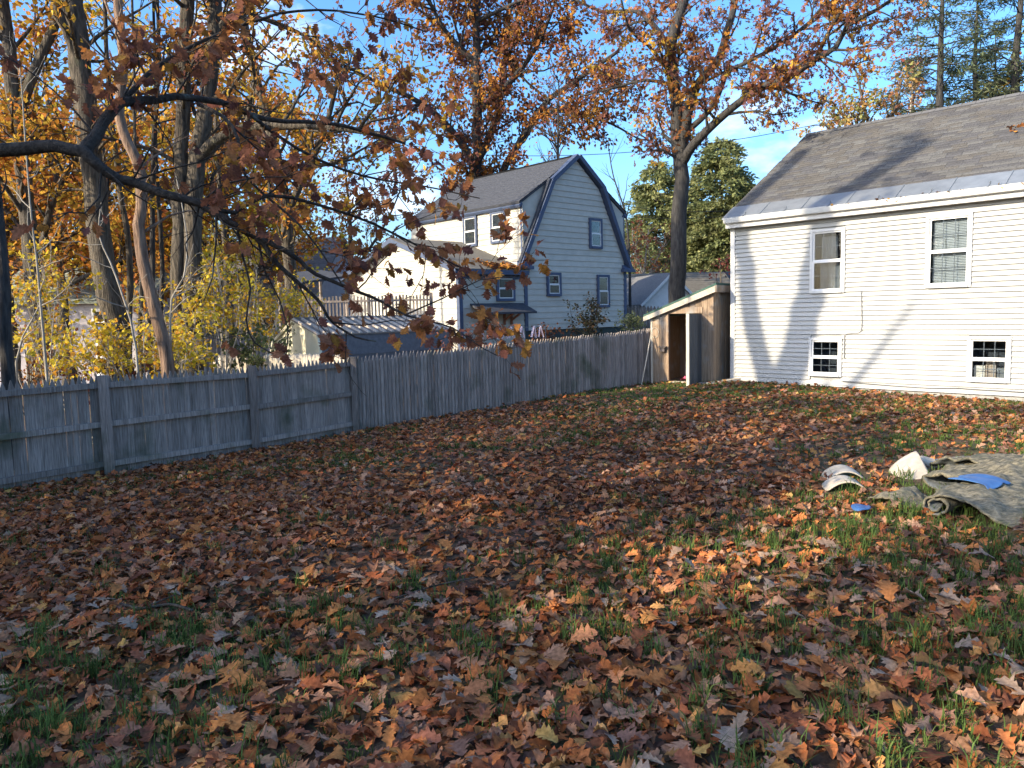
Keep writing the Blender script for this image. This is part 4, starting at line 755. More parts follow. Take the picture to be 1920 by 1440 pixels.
# yellow understorey shrubs
for k, (x_, y_, d, hw_, hh, lab) in enumerate(((75, 560, 15.5, .75, 1.5, 'yellow shrub behind the pale straight sapling'), (150, 640, 14.2, .8, .7, 'low yellow shrub spreading along the railed fence'), (258, 650, 14.4, 1.0, .55, 'bright yellow shrub at the foot of the peeling trunk'), (330, 610, 15.6, .8, .9, 'golden shrub before the double trunk'), (400, 530, 17, 1.0, 1.1, 'tall golden shrub right of the double trunk'), (470, 560, 19, 1.1, 1.1, 'golden shrub before the grey house'), (535, 570, 21, .9, .9, 'yellow shrub around the thin grey trunk'), (440, 450, 18.5, .9, .7, 'high yellow bough before the grey house gable'), (30, 500, 17, .8, .8, 'orange yellow shrub below dark evergreens'), (330, 660, 14.3, .5, .35, 'small lime yellow shrub peeking over the fence'))):
    c_ = P(x_, y_, d); b_ = ground_at(c_); rg = np.random.default_rng(200 + k); st = []
    for s in range(9):
        e = c_ + np.array([rg.uniform(-1, 1) * hw_, rg.uniform(-.5, .5), rg.uniform(-.6, 1) * hh * .6]); m_ = (b_ + e) / 2 + np.array([rg.normal(0, .15), rg.normal(0, .1), .15]); st.append(([b_ + rg.normal(0, .05, 3) * np.array([1, 1, 0]), m_, e], .018, .006))
    tree('shrub', lab, 210 + k, st, [(3.6, .35, .8, 60, .0, .2), (3.6, .2, .4, 45, -.02, .2)], dict(n=3.4, size=.1, pal=YELL if k != 8 else YELL[2:] + ORAN, w=None or ([3, 2, 1.5] if k != 8 else [1, 1, 1, 1]), zmin=c_[2] - hh, tmin=.45, spread=.05, droop=.35), bark='barkpale', group='yellow shrubs behind the fence', cat='shrub')
# dark hedge, brush and house shrubs
for k, (x_, y_, d, hw_, hh, pal, n_, lab) in enumerate(((470, 635, 17.5, 1.2, .5, [EVER[0]], 9, 'dark green low bush before the pale picket fence'), (560, 640, 21, .7, .5, [EVER[0]], 8, 'dark bush left of the storage shed'), (1095, 600, 26.5, .55, .65, [[(.06, .07, .04), (.09, .08, .05), (.12, .08, .05)]], 6, 'dark leafy shrub growing against the gambrel house wall'), (1195, 605, 27.5, .5, .3, [EVER[1]], 6, 'small grey green bush at gambrel house corner'), (1035, 622, 25.5, .5, .18, OAKP[:2], 4, 'straggly rusty bush below the gambrel house gable'), (215, 650, 16.5, 1.6, .5, OAKP[1:2] + REDD[:1], 5, 'tangled brown brush beneath the tree trunks'), (40, 650, 16, 1., .5, OAKP[1:3], 5, 'rusty brush by the forked grey trunk'), (880, 640, 18.6, .6, .35, OAKP[3:], 2.5, 'thin bare bush before the awning wall'))):
    c_ = P(x_, y_, d); b_ = ground_at(c_); rg = np.random.default_rng(300 + k); st = []
    for s in range(10):
        e = c_ + np.array([rg.uniform(-1, 1) * hw_, rg.uniform(-.4, .4), rg.uniform(-.5, 1) * hh]); st.append(([b_ + rg.normal(0, .1, 3) * np.array([1, 1, 0]), (b_ + e) / 2 + rg.normal(0, .08, 3), e], .015, .005))
    tree('bush', lab, 310 + k, st, [(3, .25, .6, 50, .03, .25), (3, .15, .35, 45, 0, .2)], dict(n=n_, size=.1, pal=pal, zmin=-9, tmin=.35, spread=.06), bark='barkdark', group='bushes around the neighbouring houses', cat='bush')

# ---------------------------------------------------------------- the near oak, its trunk just outside the yard to the left
ob = ground_at((-5.6, 4.6, 0)); rg = np.random.default_rng(7)
limbs = [([ob, ob + [0, 0, 1.5], ob + [.05, .1, 3.0], ob + [-.1, .1, 5], ob + [-.2, 0, 7.5], ob + [-.1, -.2, 10]], .3, .12),
         ([ob + [0.03, .05, 2.7]] + px((-180, 285, 4.9), (0, 283, 5.0), (70, 276, 5.0), (140, 277, 5.0), (170, 300, 5.0), (205, 328, 5.05), (250, 343, 5.1), (305, 362, 5.1), (377, 384, 5.2), (433, 420, 5.25), (483, 445, 5.3), (511, 458, 5.3), (534, 470, 5.3), (563, 490, 5.4), (592, 515, 5.4), (667, 545, 5.5), (720, 568, 5.6), (760, 590, 5.6), (805, 603, 5.7)), .07, .006),
         (px((160, 285, 5.0), (180, 255, 5.1), (213, 207, 5.3), (236, 188, 5.4), (285, 190, 5.6), (333, 181, 5.8), (417, 192, 6.1), (470, 215, 6.3), (533, 228, 6.6), (640, 235, 7), (760, 270, 7.3)), .045, .012),
         (px((483, 445, 5.3), (503, 472, 5.3), (522, 498, 5.3), (559, 530, 5.35), (597, 563, 5.4), (615, 594, 5.4), (634, 613, 5.5), (667, 632, 5.5), (705, 640, 5.55)), .022, .005),
         (px((370, 195, 5.9), (420, 220, 5.7), (446, 260, 5.6), (460, 330, 5.6), (520, 385, 5.6), (560, 420, 5.5), (600, 470, 5.5), (640, 530, 5.5)), .016, .005),
         (px((377, 384, 5.2), (440, 398, 5.3), (500, 365, 5.4), (600, 385, 5.6), (700, 420, 5.9), (800, 470, 6.2), (900, 520, 6.4)), .018, .005),
         (px((470, 215, 6.3), (560, 280, 6.5), (680, 330, 6.8), (800, 350, 7), (900, 372, 7.1)), .016, .005),
         (px((233, 188, 5.4), (300, 120, 5.8), (420, 60, 6.2), (560, 20, 6.6), (700, 30, 7), (800, 60, 7.3)), .02, .006),
         (px((443, 417, 5.25), (455, 480, 5.25), (470, 540, 5.25), (462, 600, 5.25), (477, 642, 5.3), (522, 668, 5.3)), .009, .005),
         (px((805, 603, 5.7), (850, 615, 5.7), (900, 650, 5.7), (935, 668, 5.7)), .007, .003), (px((760, 590, 5.6), (830, 560, 5.7), (900, 525, 5.8), (960, 520, 5.9)), .007, .003)]
near = thing('oak_tree', 'near oak with lichened dark limb and large rusty leaves hanging over the lawn', 'tree', tuple(ob))
V, Fq, nv, tw = [], [], 0, []
for li, (pts, r0, r1) in enumerate(limbs):
    p = smooth_path(pts, .16 if li else .4); t = np.linspace(0, 1, len(p)); r = r0 + (r1 - r0) * t ** .75; p = p + rg.normal(0, 1, p.shape) * (r * .2)[:, None]
    v, f = tube_arr([p], [r], 9); V.append(v - ob); Fq.append(f + nv); nv += len(v)
    if li: tw.append((p, r, li))
link('trunk', arr_mesh('trunk', V[0], Fq[0], M['bark'], smooth=True), near)
n0 = len(V[0]); limb = link('limb', arr_mesh('limb', np.concatenate(V[1:]), np.concatenate(Fq[1:]) - n0, M['limb'], smooth=True), near)
VT, FT, nt_, ends = [], [], 0, []
def sprig(o, d, ln, r, up=0., wob=.25, n=5):
    q = [o]
    for s in range(n - 1): d = nrm(d + rg.normal(0, wob, 3) + np.array([0, 0, up])); q.append(q[-1] + d * ln / (n - 1))
    return np.array(q), np.linspace(r, max(r * .35, .0015), n)
lev1, lev2 = [], []
for (p, r, li) in tw:
    L_ = np.linalg.norm(np.diff(p, axis=0), axis=1).sum(); dn = {1: 3.2, 2: 3.6, 4: 3.2, 8: 1.0, 9: 5, 10: 5}.get(li, 4)
    for _ in range(int(L_ * dn)):
        t = rg.uniform(.12 if li != 1 else .42, 1); k = min(int(t * (len(p) - 1)), len(p) - 2); tg = nrm(p[k + 1] - p[k]); pr = rg.normal(0, 1, 3); pr = nrm(pr - tg * (pr @ tg))
        lev1.append(sprig(p[k], nrm(tg * .6 + pr * .8), rg.uniform(.3, .9), min(.008, r[k] * .6)))
for (p, r) in lev1:
    for _ in range(3):
        k = rg.integers(1, 4); tg = nrm(p[k + 1] - p[k]); lev2.append(sprig(p[k], nrm(tg * .7 + rg.normal(0, .5, 3)), rg.uniform(.12, .35), .003))
v1, f1 = tube_arr([c[0] for c in lev1], [c[1] for c in lev1], 4); v2, f2 = tube_arr([c[0] for c in lev2], [c[1] for c in lev2], 3)
o = link('twig', arr_mesh('twig', np.concatenate([v1, v2]) - ob, np.concatenate([f1, f2 + len(v1)]), M['limb'], smooth=True), near); o['kind'] = 'stuff'
ends = np.array([c[0][-1] for c in lev2] + [c[0][-1] for c in lev1] + [c[0][2] for c in lev2])
dirs = nrm(np.array([c[0][-1] - c[0][-2] for c in lev2] + [c[0][-1] - c[0][-2] for c in lev1] + [c[0][2] - c[0][1] for c in lev2]))
dv = ends - CAM; dep = dv @ _f; ex_, ey_ = 960 + F_PX * (dv @ _r) / dep, 720 - F_PX * (dv @ _u) / dep
bare = (ex_ < 420) & (ey_ > 200) & (rg.random(len(ends)) < .85) | (ex_ < 600) & (ey_ > 430) & (rg.random(len(ends)) < .8) | (ey_ > 690)   # that stretch of the limb has lost its leaves
ends, dirs, ex_, ey_, dep = ends[~bare], dirs[~bare], ex_[~bare], ey_[~bare], dep[~bare]
tmpl = [oak_template(.2, .1, s) for s in range(5)]
lm = [arr_mesh('leaf', t_[0], t_[1], M['leafnear'], smooth=True) for t_ in tmpl]
rep = np.repeat(np.arange(len(ends)), 3); rg.shuffle(rep)
ax = nrm(dirs[rep] * .5 + rg.normal(0, .55, (len(rep), 3)) + np.array([0, 0, -.75])); nn = nrm(rg.normal(0, 1, (len(rep), 3))); sz = rg.uniform(.06, .125, len(rep)); ps = ends[rep] + rg.normal(0, .025, (len(rep), 3))
order = np.argsort(-(sz / dep[rep])); big = [k for k in order if -30 < ex_[rep[k]] < 1960 and -20 < ey_[rep[k]]][:290]; bigset = set(big)
for k in big:
    a = Vector(ax[k]); b_ = Vector(nn[k]).cross(a).normalized(); c_ = a.cross(b_); m_ = Matrix((a, b_, c_)).transposed()
    o = link('leaf', lm[k % 5], limb, tuple(ps[k] - ob), m_.to_euler(), (sz[k],) * 3)
rest = np.array([k for k in range(len(rep)) if k not in bigset]); pc_ = np.array(OAKP)[rg.integers(0, 4, len(rest)), rg.integers(0, 3, len(rest))] * rg.uniform(.7, 1.2, (len(rest), 1))
v, f, c = place_leaves(ps[rest], ax[rest], nn[rest], sz[rest], pc_, tmpl[0]); o = link('crown', arr_mesh('crown', v - ob, f, M['leaf'], c), near); o['kind'] = 'stuff'

# ---------------------------------------------------------------- trees standing left of the picture, whose shade falls on lawn and house
FT = dict(n=9, size=.3, pal=OAKP + ORAN[:1], zmin=1.5, tmin=.1, spread=.2)
tb = ground_at((-8.6, 9.85, 0)); c_ = lambda x, y, z: tb + np.array([x, y, z])
tree('oak_tree', 'great forked oak standing left of the railed fence', 400, [([tb, c_(0, 0, 4), c_(0, 0, 7.4), c_(-.15, .45, 9.5), c_(-.4, 1.3, 15)], .36, .2), ([c_(0, -.05, 7.0), c_(.2, -.75, 9.5), c_(.4, -2.0, 15)], .42, .28), ([c_(0, 0, 6.0), c_(-.2, -2.0, 8.4), c_(0, -3.6, 11)], .16, .05)], [(1.1, 1.2, 2.8, 50, .06, .2), (1.8, .5, 1.1, 45, 0, .2)], dict(FT, zmin=11, n=8, size=.2, tmin=.4))
for k, (x_, y_, h_, r_) in enumerate(((-13.5, 6.0, 10.6, 2.9), (-14.2, 2.2, 9.6, 3.0), (-13.6, -2, 9.8, 3), (-13.8, -6.2, 10, 3.2), (-15.5, 4.4, 9.4, 2.6), (-15, -10, 10, 3.2), (-17, 0, 10.5, 3.2), (-14, 8.6, 10.4, 2.7), (-13.8, 10.3, 9.6, 2.0))):  # unseen evergreens, added and sized to keep the sun off the lawn
    y_ -= 3.3; h_ *= 1.05
    conifer('hemlock_tree', ['evergreen nearest the great forked oak outside the yard', 'second evergreen in the row outside the yard', 'third evergreen in the row outside the yard', 'fourth evergreen in the row outside the yard', 'evergreen behind the first of the row outside the yard', 'fifth evergreen in the row outside the yard', 'tallest evergreen behind the row outside the yard', 'low evergreen beside the great forked oak', 'lowest evergreen close under the great forked oak'][k], 410 + k, x_, y_, float(gz(x_, y_)) - .1, h_, r_, .05, 1.25, .5, EVER, .55, .2, 'evergreens outside the yard', per=30)
# ---------------------------------------------------------------- carpet pile on the lawn
def sheet(name, label, rows, m, th=.014, cat='carpet', back=None, flip=False):
    """rows: list of lines of points (same count); lofted, smoothed and thickened"""
    a = np.array(rows, float); n0, n1, _ = a.shape; q = MB()
    q.add(a.reshape(-1, 3), [(r * n1 + c, r * n1 + c + 1, (r + 1) * n1 + c + 1, (r + 1) * n1 + c) for r in range(n0 - 1) for c in range(n1 - 1)])
    o = q.build(name, M[m], smooth=True)
    if back: o.data.materials.append(M[back])
    s = o.modifiers.new('s', 'SUBSURF'); s.levels = s.render_levels = 3 if m == 'carpet' else 2
    if m == 'carpet':
        tx = bpy.data.textures.new('lumps', 'CLOUDS'); tx.noise_scale = .16; dm = o.modifiers.new('l', 'DISPLACE'); dm.texture = tx; dm.texture_coords = 'GLOBAL'; dm.strength = .11; dm.mid_level = .5
    d = o.modifiers.new('t', 'SOLIDIFY'); d.thickness = th; d.offset = -1; d.material_offset = 1 if back else 0
    n_ = np.zeros(3)
    for q_ in o.data.polygons: n_ += np.array(q_.normal) * q_.area
    if (n_[2] < 0) != flip: o.data.flip_normals()
    return tag(o, label, cat, 'discarded carpet on the lawn')
def lift(prof, o, ax, sd, n=6, L_=1.5, dz=0, wig=.02, seed=0):
    rg = np.random.default_rng(seed); ax = nrm(np.array(ax, float)); sd = nrm(np.array(sd, float)); rows = []
    for k in range(n):
        t = k / (n - 1); b = np.array(o, float) + ax * L_ * t; b[2] = 0
        r_ = []
        for (s, z) in prof:
            p = b + sd * s; r_.append((p[0] + rg.normal(0, wig), p[1] + rg.normal(0, wig), float(gz(p[0], p[1])) + max(.012, z + dz * t + rg.normal(0, wig * .5))))
        rows.append(r_)
    return rows
# big roll: spiral with a flap running off to the right
sp = [(.13 + (.125 - .007 * a) * math.cos(a), .1 + (.098 - .0055 * a) * math.sin(a)) for a in np.linspace(12.3, 1.25, 26)]
flap = [(.24, .185), (.34, .15), (.48, .1), (.66, .05), (.9, .018)]
sheet('carpet_roll', 'rolled grey brown carpet with open spiral end facing the lawn', lift(sp + flap, (3.12, 5.78, 0), (.82, .57, 0), (.57, -.82, 0), 7, 1.7, .02, .005, 1), 'carpet', .014, back='carpetback')
def grid(rows): return [[P(*q) for q in r_] for r_ in rows]
sheet('carpet_piece', 'large folded grey carpet spread over the top of the pile', grid([[(1752, 892, 7.5), (1772, 870, 7.6), (1813, 858, 7.6), (1860, 864, 7.6), (1900, 876, 7.6), (1960, 892, 7.6)], [(1752, 890, 7.1), (1766, 874, 7.2), (1813, 852, 7.2), (1855, 860, 7.1), (1900, 872, 7.05), (1960, 890, 7.0)], [(1757, 892, 6.85), (1768, 884, 6.85), (1810, 874, 6.75), (1860, 884, 6.7), (1900, 896, 6.65), (1970, 915, 6.6)], [(1760, 900, 6.75), (1772, 902, 6.7), (1806, 900, 6.6), (1860, 914, 6.5), (1900, 925, 6.45), (1980, 945, 6.4)], [(1768, 908, 6.9), (1782, 912, 6.85), (1806, 914, 6.7), (1850, 918, 6.55), (1900, 932, 6.45), (1985, 955, 6.35)]]), 'carpet', .018, back='carpetback')
sheet('carpet_piece', 'curled mottled carpet flap lying across the folded carpet', grid([[(1806, 896, 6.72), (1822, 878, 6.74), (1850, 877, 6.72), (1893, 893, 6.66)], [(1800, 905, 6.56), (1816, 896, 6.5), (1850, 896, 6.48), (1890, 904, 6.46)], [(1796, 912, 6.5), (1812, 914, 6.42), (1850, 916, 6.4), (1876, 915, 6.4)], [(1792, 917, 6.48), (1808, 921, 6.42), (1845, 924, 6.36), (1872, 922, 6.36)]]), 'carpet', .016, back='carpetback')
sheet('carpet_piece', 'flat grey carpet edge showing under the rolled carpet', lift([(-.3, .03), (-.1, .13), (.1, .17), (.3, .12), (.55, .03)], (3.62, 6.05, 0), (.9, .43, 0), (.43, -.9, 0), 6, 1.6, .03, .012, 5), 'carpet', .014, back='carpetback')
sheet('carpet_scrap', 'small mottled carpet scrap left of the rolled carpet', lift([(-.2, .0), (-.1, .07), (0, .11), (.12, .07), (.22, .0)], (3.02, 6.1, 0), (.85, .5, 0), (.5, -.85, 0), 5, .42, 0, .012, 6), 'carpet', .012)
sheet('underlay_sheet', 'pale underlay sheet bent into a tent beside the carpets', grid([[(1661, 887, 7.35), (1672, 872, 7.38), (1692, 856, 7.4), (1716, 845, 7.4)], [(1676, 896, 7.15), (1686, 878, 7.22), (1702, 860, 7.3), (1718, 846, 7.36)], [(1696, 906, 6.96), (1700, 886, 7.05), (1708, 866, 7.18), (1719, 847, 7.32)], [(1724, 910, 6.92), (1722, 888, 7.02), (1720, 868, 7.15), (1720, 848, 7.3)], [(1754, 907, 6.95), (1744, 888, 7.02), (1732, 868, 7.14), (1721, 848, 7.3)]]), 'underlay', .012, 'underlay')
sheet('underlay_sheet', 'long pale underlay strip behind the folded carpet', grid([[(1722, 850, 7.5), (1750, 862, 7.7), (1780, 858, 7.8), (1815, 852, 7.8)], [(1728, 862, 7.4), (1752, 868, 7.5), (1780, 866, 7.6), (1815, 862, 7.6)], [(1738, 880, 7.5), (1758, 876, 7.5), (1780, 874, 7.5), (1815, 872, 7.5)]]), 'underlay', .012, 'underlay')
for k, (x_, y_, lab) in enumerate(((2.98, 6.72, 'front curved pale underlay piece lying in the leaves'), (3.14, 7.12, 'rear curved pale underlay piece lying in the leaves'))):
    sheet('underlay_piece', lab, lift([(-.17, .0), (-.12, .06), (-.04, .1), (.05, .1), (.13, .06), (.18, .0)], (x_, y_, 0), (.2, .98, 0), (.98, -.2, 0), 4, .3, 0, .003, 20 + k), 'underlay', .012, 'underlay')
# short tilted roll at the right of the pile
a0 = P(1868, 922, 6.25); a1 = P(1935, 868, 6.5); rows = []; axd = nrm(a1 - a0); e1 = nrm(np.cross(axd, [0, 0, 1.])); e2 = np.cross(e1, axd)
for t in np.linspace(0, 1, 5):
    c_ = a0 + (a1 - a0) * t; rows.append([c_ + e1 * .11 * math.cos(a) * (1 - .02 * a) + e2 * .085 * math.sin(a) * (1 - .02 * a) for a in np.linspace(0, 10.5, 24)])
sheet('carpet_roll', 'short tilted carpet roll propped on the pile', rows, 'carpet', .014, back='carpetback')
sheet('carpet_piece', 'thick carpet fold with dark open end below the carpet flap', lift([(.5, .03), (.2, .03), (0, .035), (-.09, .07), (-.1, .12), (-.03, .17), (.15, .18), (.4, .15)], (3.62, 6.5, 0), (.96, .28, 0), (.28, -.96, 0), 6, 1.3, .04, .006, 9), 'carpet', .02, back='carpetback', flip=True)
sheet('carpet_piece', 'crumpled olive grey carpet heaped highest on the pile', lift([(-.5, .03), (-.38, .08), (-.2, .15), (-.02, .2), (.12, .19), (.24, .15), (.34, .12), (.45, .05)], (4.12, 6.9, 0), (.97, .1, 0), (.1, -.97, 0), 8, 1.5, -.03, .03, 15), 'carpet', .018, back='carpetback')
sheet('tarp_scrap', 'torn blue tarp strip draped over the rolled carpet', lift([(-.02, .2), (.1, .226), (.2, .218), (.27, .195), (.33, .172)], (3.5, 6.05, 0), (.82, .57, 0), (.57, -.82, 0), 7, .32, .006, .02, 12), 'tarp', .004, 'plastic scrap')
sheet('tarp_scrap', 'small blue plastic scrap lying among leaves', grid([[(1594, 946, 6.0), (1606, 943, 6.0), (1620, 946, 6.0), (1632, 947, 6.0)], [(1596, 953, 5.9), (1608, 950, 5.86), (1620, 950, 5.9), (1634, 952, 5.9)], [(1604, 959, 5.85), (1612, 957, 5.82), (1622, 955, 5.85), (1630, 955, 5.85)]]), 'tarp', .004, 'plastic scrap')

# ---------------------------------------------------------------- leaf litter, grass, sticks
rg = np.random.default_rng(77)
def vnoise(x, y, s, seed=0):
    r_ = np.random.default_rng(seed).uniform(0, 6.28, (7, 3)); z = 0
    for k in range(7): a = r_[k, 0]; z = z + np.sin((x * math.cos(a) + y * math.sin(a)) * s * (.6 + .25 * k) + r_[k, 1])
    return z / 3.2
def frustum(n, y0, y1, pad=1.25, p=1.0):
    y = np.sqrt(rg.uniform(y0 ** 2, y1 ** 2, n)); x = rg.uniform(-1, 1, n) * (.68 * y + .35) * pad; return x, y
def inside_yard(x, y):
    def right_of(a, b): return (b[0] - a[0]) * (y - a[1]) - (b[1] - a[1]) * (x - a[0]) < -.05
    f = np.where(y < P2[1] + (x - P2[0]) * -.5, right_of(Pm2, P2), right_of(P2, P3)); f = f | (right_of(Pm2, P2) & right_of(P2, P3))
    hx, hy = x - 5.47, y - 18.9; lx = hx * math.cos(R(-46.6)) + hy * math.sin(R(-46.6)); ly = -hx * math.sin(R(-46.6)) + hy * math.cos(R(-46.6))
    ok = right_of(Pm2, P2) & right_of(P2, P3) & ~((lx > -.1) & (ly > .0))
    sx, sy = x - 3.62, y - 19.68; mx_ = sx * math.cos(SA) + sy * math.sin(SA); my_ = -sx * math.sin(SA) + sy * math.cos(SA)
    return ok & ~((mx_ > -.6) & (my_ > -.02) & (mx_ < 3))
PILE = [(3.1, 5.8), (3.6, 5.35), (5.6, 5.6), (5.8, 7.3), (4.3, 7.6), (3.55, 7.45), (3.45, 6.9), (3.3, 6.3)]
def on_pile(x, y):
    c = np.zeros(len(x), bool)
    for (a, b_), (e, f) in zip(PILE, PILE[1:] + PILE[:1]): c ^= ((b_ > y) != (f > y)) & (x < (e - a) * (y - b_) / (f - b_ + 1e-9) + a)
    return c | (np.hypot((x - 3.02) / .24, (y - 6.87) / .3) < 1) | (np.hypot((x - 3.2) / .24, (y - 7.27) / .28) < 1)
def cover(x, y):          # how thickly leaves lie: thick on the left, thinner with grass on the right and by the shed
    c = .78 + .28 * vnoise(x, y, .8, 1) - .028 * np.clip(x, -3, 9) - .012 * np.clip(10 - y, 0, 10) * (x > 0) * np.clip(x, 0, 2)
    return np.clip(c - .45 * np.exp(-((x - 4.0) ** 2 + (y - 17.2) ** 2) / 7), .16, 1)
LIT = np.array([(.48, .155, .05), (.56, .2, .06), (.38, .12, .05), (.38, .165, .08), (.44, .23, .13), (.27, .1, .055), (.38, .2, .12), (.56, .27, .09), (.22, .115, .08), (.6, .34, .1), (.42, .28, .19)])
LW = np.array([3, 2.4, 3, 3, 2, 2.6, 2, 1, 2, .35, .35]); LW /= LW.sum()
T_MID = (np.array([[0, 0, 0], [.3, .32, .1], [.42, .12, .03], [.68, .36, .09], [1, 0, -.05], [.68, -.36, .12], [.42, -.12, .03], [.3, -.32, .06], [.45, 0, .06]]), [np.array([[0, 1, 8], [1, 2, 8], [2, 3, 8], [3, 4, 8], [4, 5, 8], [5, 6, 8], [6, 7, 8], [7, 0, 8]])])
def litter_layer(x, y, tm, s0, s1, zlo, zhi, flat):
    k = inside_yard(x, y) & (rg.random(len(x)) < cover(x, y)) & (~on_pile(x, y) | (rg.random(len(x)) < .06)); x, y = x[k], y[k]; n = len(x)
    z = gz(x, y) + rg.uniform(zlo, zhi, n); az = rg.random(n) * 6.283
    ax_ = np.stack([np.cos(az), np.sin(az), rg.normal(0, flat, n)], 1); nr = nrm(np.stack([rg.normal(0, flat * 1.3, n), rg.normal(0, flat * 1.3, n), np.where(rg.random(n) < .8, 1., -1.)], 1))
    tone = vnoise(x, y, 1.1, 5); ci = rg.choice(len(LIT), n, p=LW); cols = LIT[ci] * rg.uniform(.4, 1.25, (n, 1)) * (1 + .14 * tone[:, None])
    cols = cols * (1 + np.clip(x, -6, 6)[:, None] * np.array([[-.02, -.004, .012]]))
    return place_leaves(np.stack([x, y, z], 1), ax_, nr, rg.uniform(s0, s1, n), cols, tm)
parts = []
for kind, cu, fo, ro, cnt, s0, s1 in ((0, .2, .1, .06, 3600, .06, .145), (0, .3, .28, .14, 3000, .055, .13), (1, .25, .15, .08, 3400, .055, .13), (2, .6, .4, .3, 4200, .04, .1), (3, .3, .2, .12, 3000, .055, .13), (0, -.15, -.1, .1, 2800, .06, .14), (2, .2, .1, .12, 2200, .04, .09)):
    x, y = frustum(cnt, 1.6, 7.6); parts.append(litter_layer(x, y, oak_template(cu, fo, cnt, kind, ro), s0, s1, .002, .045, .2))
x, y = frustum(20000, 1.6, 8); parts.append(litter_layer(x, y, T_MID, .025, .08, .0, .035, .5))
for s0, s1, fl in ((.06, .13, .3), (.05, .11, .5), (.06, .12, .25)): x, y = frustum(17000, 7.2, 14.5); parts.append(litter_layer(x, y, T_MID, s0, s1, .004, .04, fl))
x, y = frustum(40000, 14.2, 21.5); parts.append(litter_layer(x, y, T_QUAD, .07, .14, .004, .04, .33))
V, Fs, C, nv = [], {}, [], 0
for v, f, c in parts:
    V.append(v); C.append(c)
    for q in f: Fs.setdefault(q.shape[1], []).append(q + nv)
    nv += len(v)
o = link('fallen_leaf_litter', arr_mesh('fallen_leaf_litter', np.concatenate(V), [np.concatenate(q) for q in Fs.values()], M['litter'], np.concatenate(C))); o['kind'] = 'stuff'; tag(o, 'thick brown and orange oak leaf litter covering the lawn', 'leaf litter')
# the 290 largest single leaves, near the viewer
lms = {m_: [arr_mesh('fallen_leaf', *oak_template(.15 + .12 * (s % 3), .08 + .12 * (s % 2), 40 + s, (0, 3, 0, 1)[s], .06 + .05 * (s % 3)), M[m_], smooth=True) for s in range(4)] for m_ in ('litorange', 'littan', 'litgrey')}
LB = {'litorange': ('bright orange brown oak leaf lying on top of the near litter', 'orange brown fallen oak leaves'), 'littan': ('dry tan oak leaf lying on top of the near litter', 'tan fallen oak leaves'), 'litgrey': ('pale grey oak leaf underside showing among the near litter', 'grey fallen oak leaves')}
x, y = frustum(900, 2.3, 5.2, .98); k = rg.random(900) < cover(x, y) + .25; x, y = x[k][:290], y[k][:290]
for k in range(len(x)):
    m_ = ('litorange', 'littan', 'litgrey')[rg.choice(3, p=[.45, .36, .19])]; s = rg.uniform(.095, .155)
    o = link('fallen_leaf', lms[m_][k % 4], None, (x[k], y[k], float(gz(x[k], y[k])) + rg.uniform(.035, .06)), (rg.normal(0, .2) + (math.pi if rg.random() < .25 else 0), rg.normal(0, .18), rg.random() * 6.28), (s, s * rg.uniform(.8, 1.1), s)); tag(o, LB[m_][0], 'leaf', LB[m_][1])
# grass tufts
def grass(n_t, y0, y1, blades, h0, h1, wd):
    x, y = frustum(n_t, y0, y1); g_ = .5 * vnoise(x, y, 1.0, 9) + .06 * x - .05 + .75 * np.exp(-((x - 4.2) ** 2 + (y - 17.0) ** 2) / 10); k = inside_yard(x, y) & (rg.random(n_t) < np.clip(.3 + g_, .05, 1)); x, y = x[k], y[k]
    m_ = rg.poisson(blades, len(x)); i_ = np.repeat(np.arange(len(x)), m_); n = len(i_)
    bx = x[i_] + rg.normal(0, .035, n); by = y[i_] + rg.normal(0, .035, n); h = rg.uniform(h0, h1, n) * rg.uniform(.6, 1.1, len(x))[i_]; az = rg.random(n) * 6.28; ln = rg.uniform(.15, .95, n)
    d = np.stack([np.cos(az), np.sin(az), 0 * az], 1); s_ = np.stack([-np.sin(az), np.cos(az), 0 * az], 1) * wd * rg.uniform(.7, 1.3, (n, 1)); b = np.stack([bx, by, gz(bx, by)], 1); up = np.array([0, 0, 1.])
    hh = h[:, None]; l_ = ln[:, None]
    v = np.stack([b - s_, b + s_, b + d * hh * l_ * .35 + up * hh * .62 + s_ * .75, b + d * hh * l_ * .35 + up * hh * .62 - s_ * .75, b + d * hh * l_ + up * hh * (1 - .35 * l_)], 1).reshape(-1, 3)
    o_ = np.arange(n)[:, None] * 5; tone = rg.uniform(.6, 1.3, len(x))[i_]; cc = np.array([[.085, .135, .035]]) * tone[:, None] + np.array([[.05, .04, .01]]) * (rg.random((n, 1)) < .15)
    return v, o_ + np.array([[0, 1, 2, 3]]), o_ + np.array([[3, 2, 4]]), np.repeat(cc, 5, 0)
gs = [grass(3000, 1.6, 7, 26, .06, .17, .003), grass(5600, 6.5, 14, 13, .05, .12, .0042), grass(9500, 13.5, 21, 8, .05, .1, .006)]
V, F4, F3, C, nv = [], [], [], [], 0
for v, a, b_, c in gs: V.append(v); F4.append(a + nv); F3.append(b_ + nv); C.append(c); nv += len(v)
o = link('lawn_grass', arr_mesh('lawn_grass', np.concatenate(V), [np.concatenate(F4), np.concatenate(F3)], M['grass'], np.concatenate(C))); o['kind'] = 'stuff'; tag(o, 'tufts of green lawn grass poking through the leaves', 'grass')
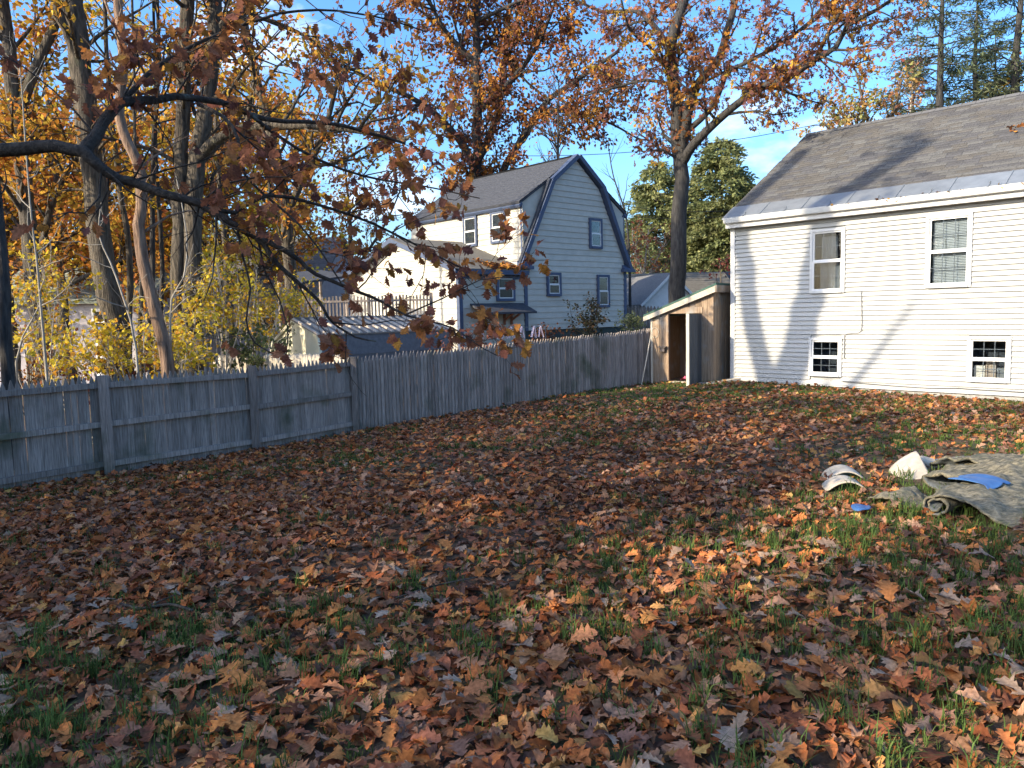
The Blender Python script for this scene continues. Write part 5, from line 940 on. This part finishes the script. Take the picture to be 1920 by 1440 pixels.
# fallen sticks
for k, (pts, lab) in enumerate((([(-2.55, 4.75), (-2.35, 4.62), (-2.2, 4.66), (-1.98, 4.5)], 'crooked grey stick lying among leaves, forked at one end'), ([(-.75, 4.55), (-.5, 4.72), (-.25, 4.8)], 'thin straight twig lying beside a grass tuft'))):
    q = MB(); pp = [(a, b_, float(gz(a, b_)) + .05 + .01 * j) for j, (a, b_) in enumerate(pts)]; q.tube(smooth_path(pp, .06), .009 - .004 * k, 6)
    if k == 0: q.tube([pp[1], (pp[1][0] + .15, pp[1][1] + .14, pp[1][2] + .03)], .005, 5)
    tag(q.build('fallen_stick', M['bark'], smooth=True), lab, 'stick')
# leaves caught on the roofs
def roof_leaves(name, label, base, f, n, s0, s1):
    u = rg.random((n, 2)); p = np.array([f(a, b_) for a, b_ in u]); az = rg.random(n) * 6.28
    v, q, c = place_leaves(p, np.stack([np.cos(az), np.sin(az), rg.normal(0, .4, n)], 1), nrm(np.stack([rg.normal(0, .5, n), rg.normal(0, .5, n), np.ones(n)], 1)), rg.uniform(s0, s1, n), np.array(ORAN[0] + OAKP[0])[rg.integers(0, 6, n)], T_MID)
    o = link(name, arr_mesh(name, v, q, M['litter'], c)); o['kind'] = 'stuff'; tag(o, label, 'leaf drift')
gm = Matrix.Translation((.56, 29, .98)) @ Matrix.Rotation(GA, 4, 'Z'); hm = Matrix.Translation((5.47, 18.9, -.13)) @ Matrix.Rotation(R(-46.6), 4, 'Z')
def wing_pt(a, b_): y_ = -.25 + 1.1 * b_ * b_ * (1 - .6 * a); return gm @ Vector((-1.9 + 1.8 * a, y_, WE + .1 + (y_ + .3) / (WD / 2 + .3) * 1.34))
roof_leaves('roof_leaf_drift', 'orange leaves drifted against the eave of the wing roof', None, wing_pt, 260, .12, .22)
roof_leaves('roof_leaf_drift', 'a few orange leaves caught on the white house roof', None, lambda a, b_: hm @ Vector(onroof(5.3 + .5 * a, 2.6 + .3 * b_, .03)), 12, .1, .18)
roof_leaves('gutter_leaf_drift', 'dry leaves lying in the white house gutter', None, lambda a, b_: hm @ Vector((2.5 + 4.5 * a, -.29 + .05 * b_, 3.9 + .04 * b_)), 90, .06, .12)
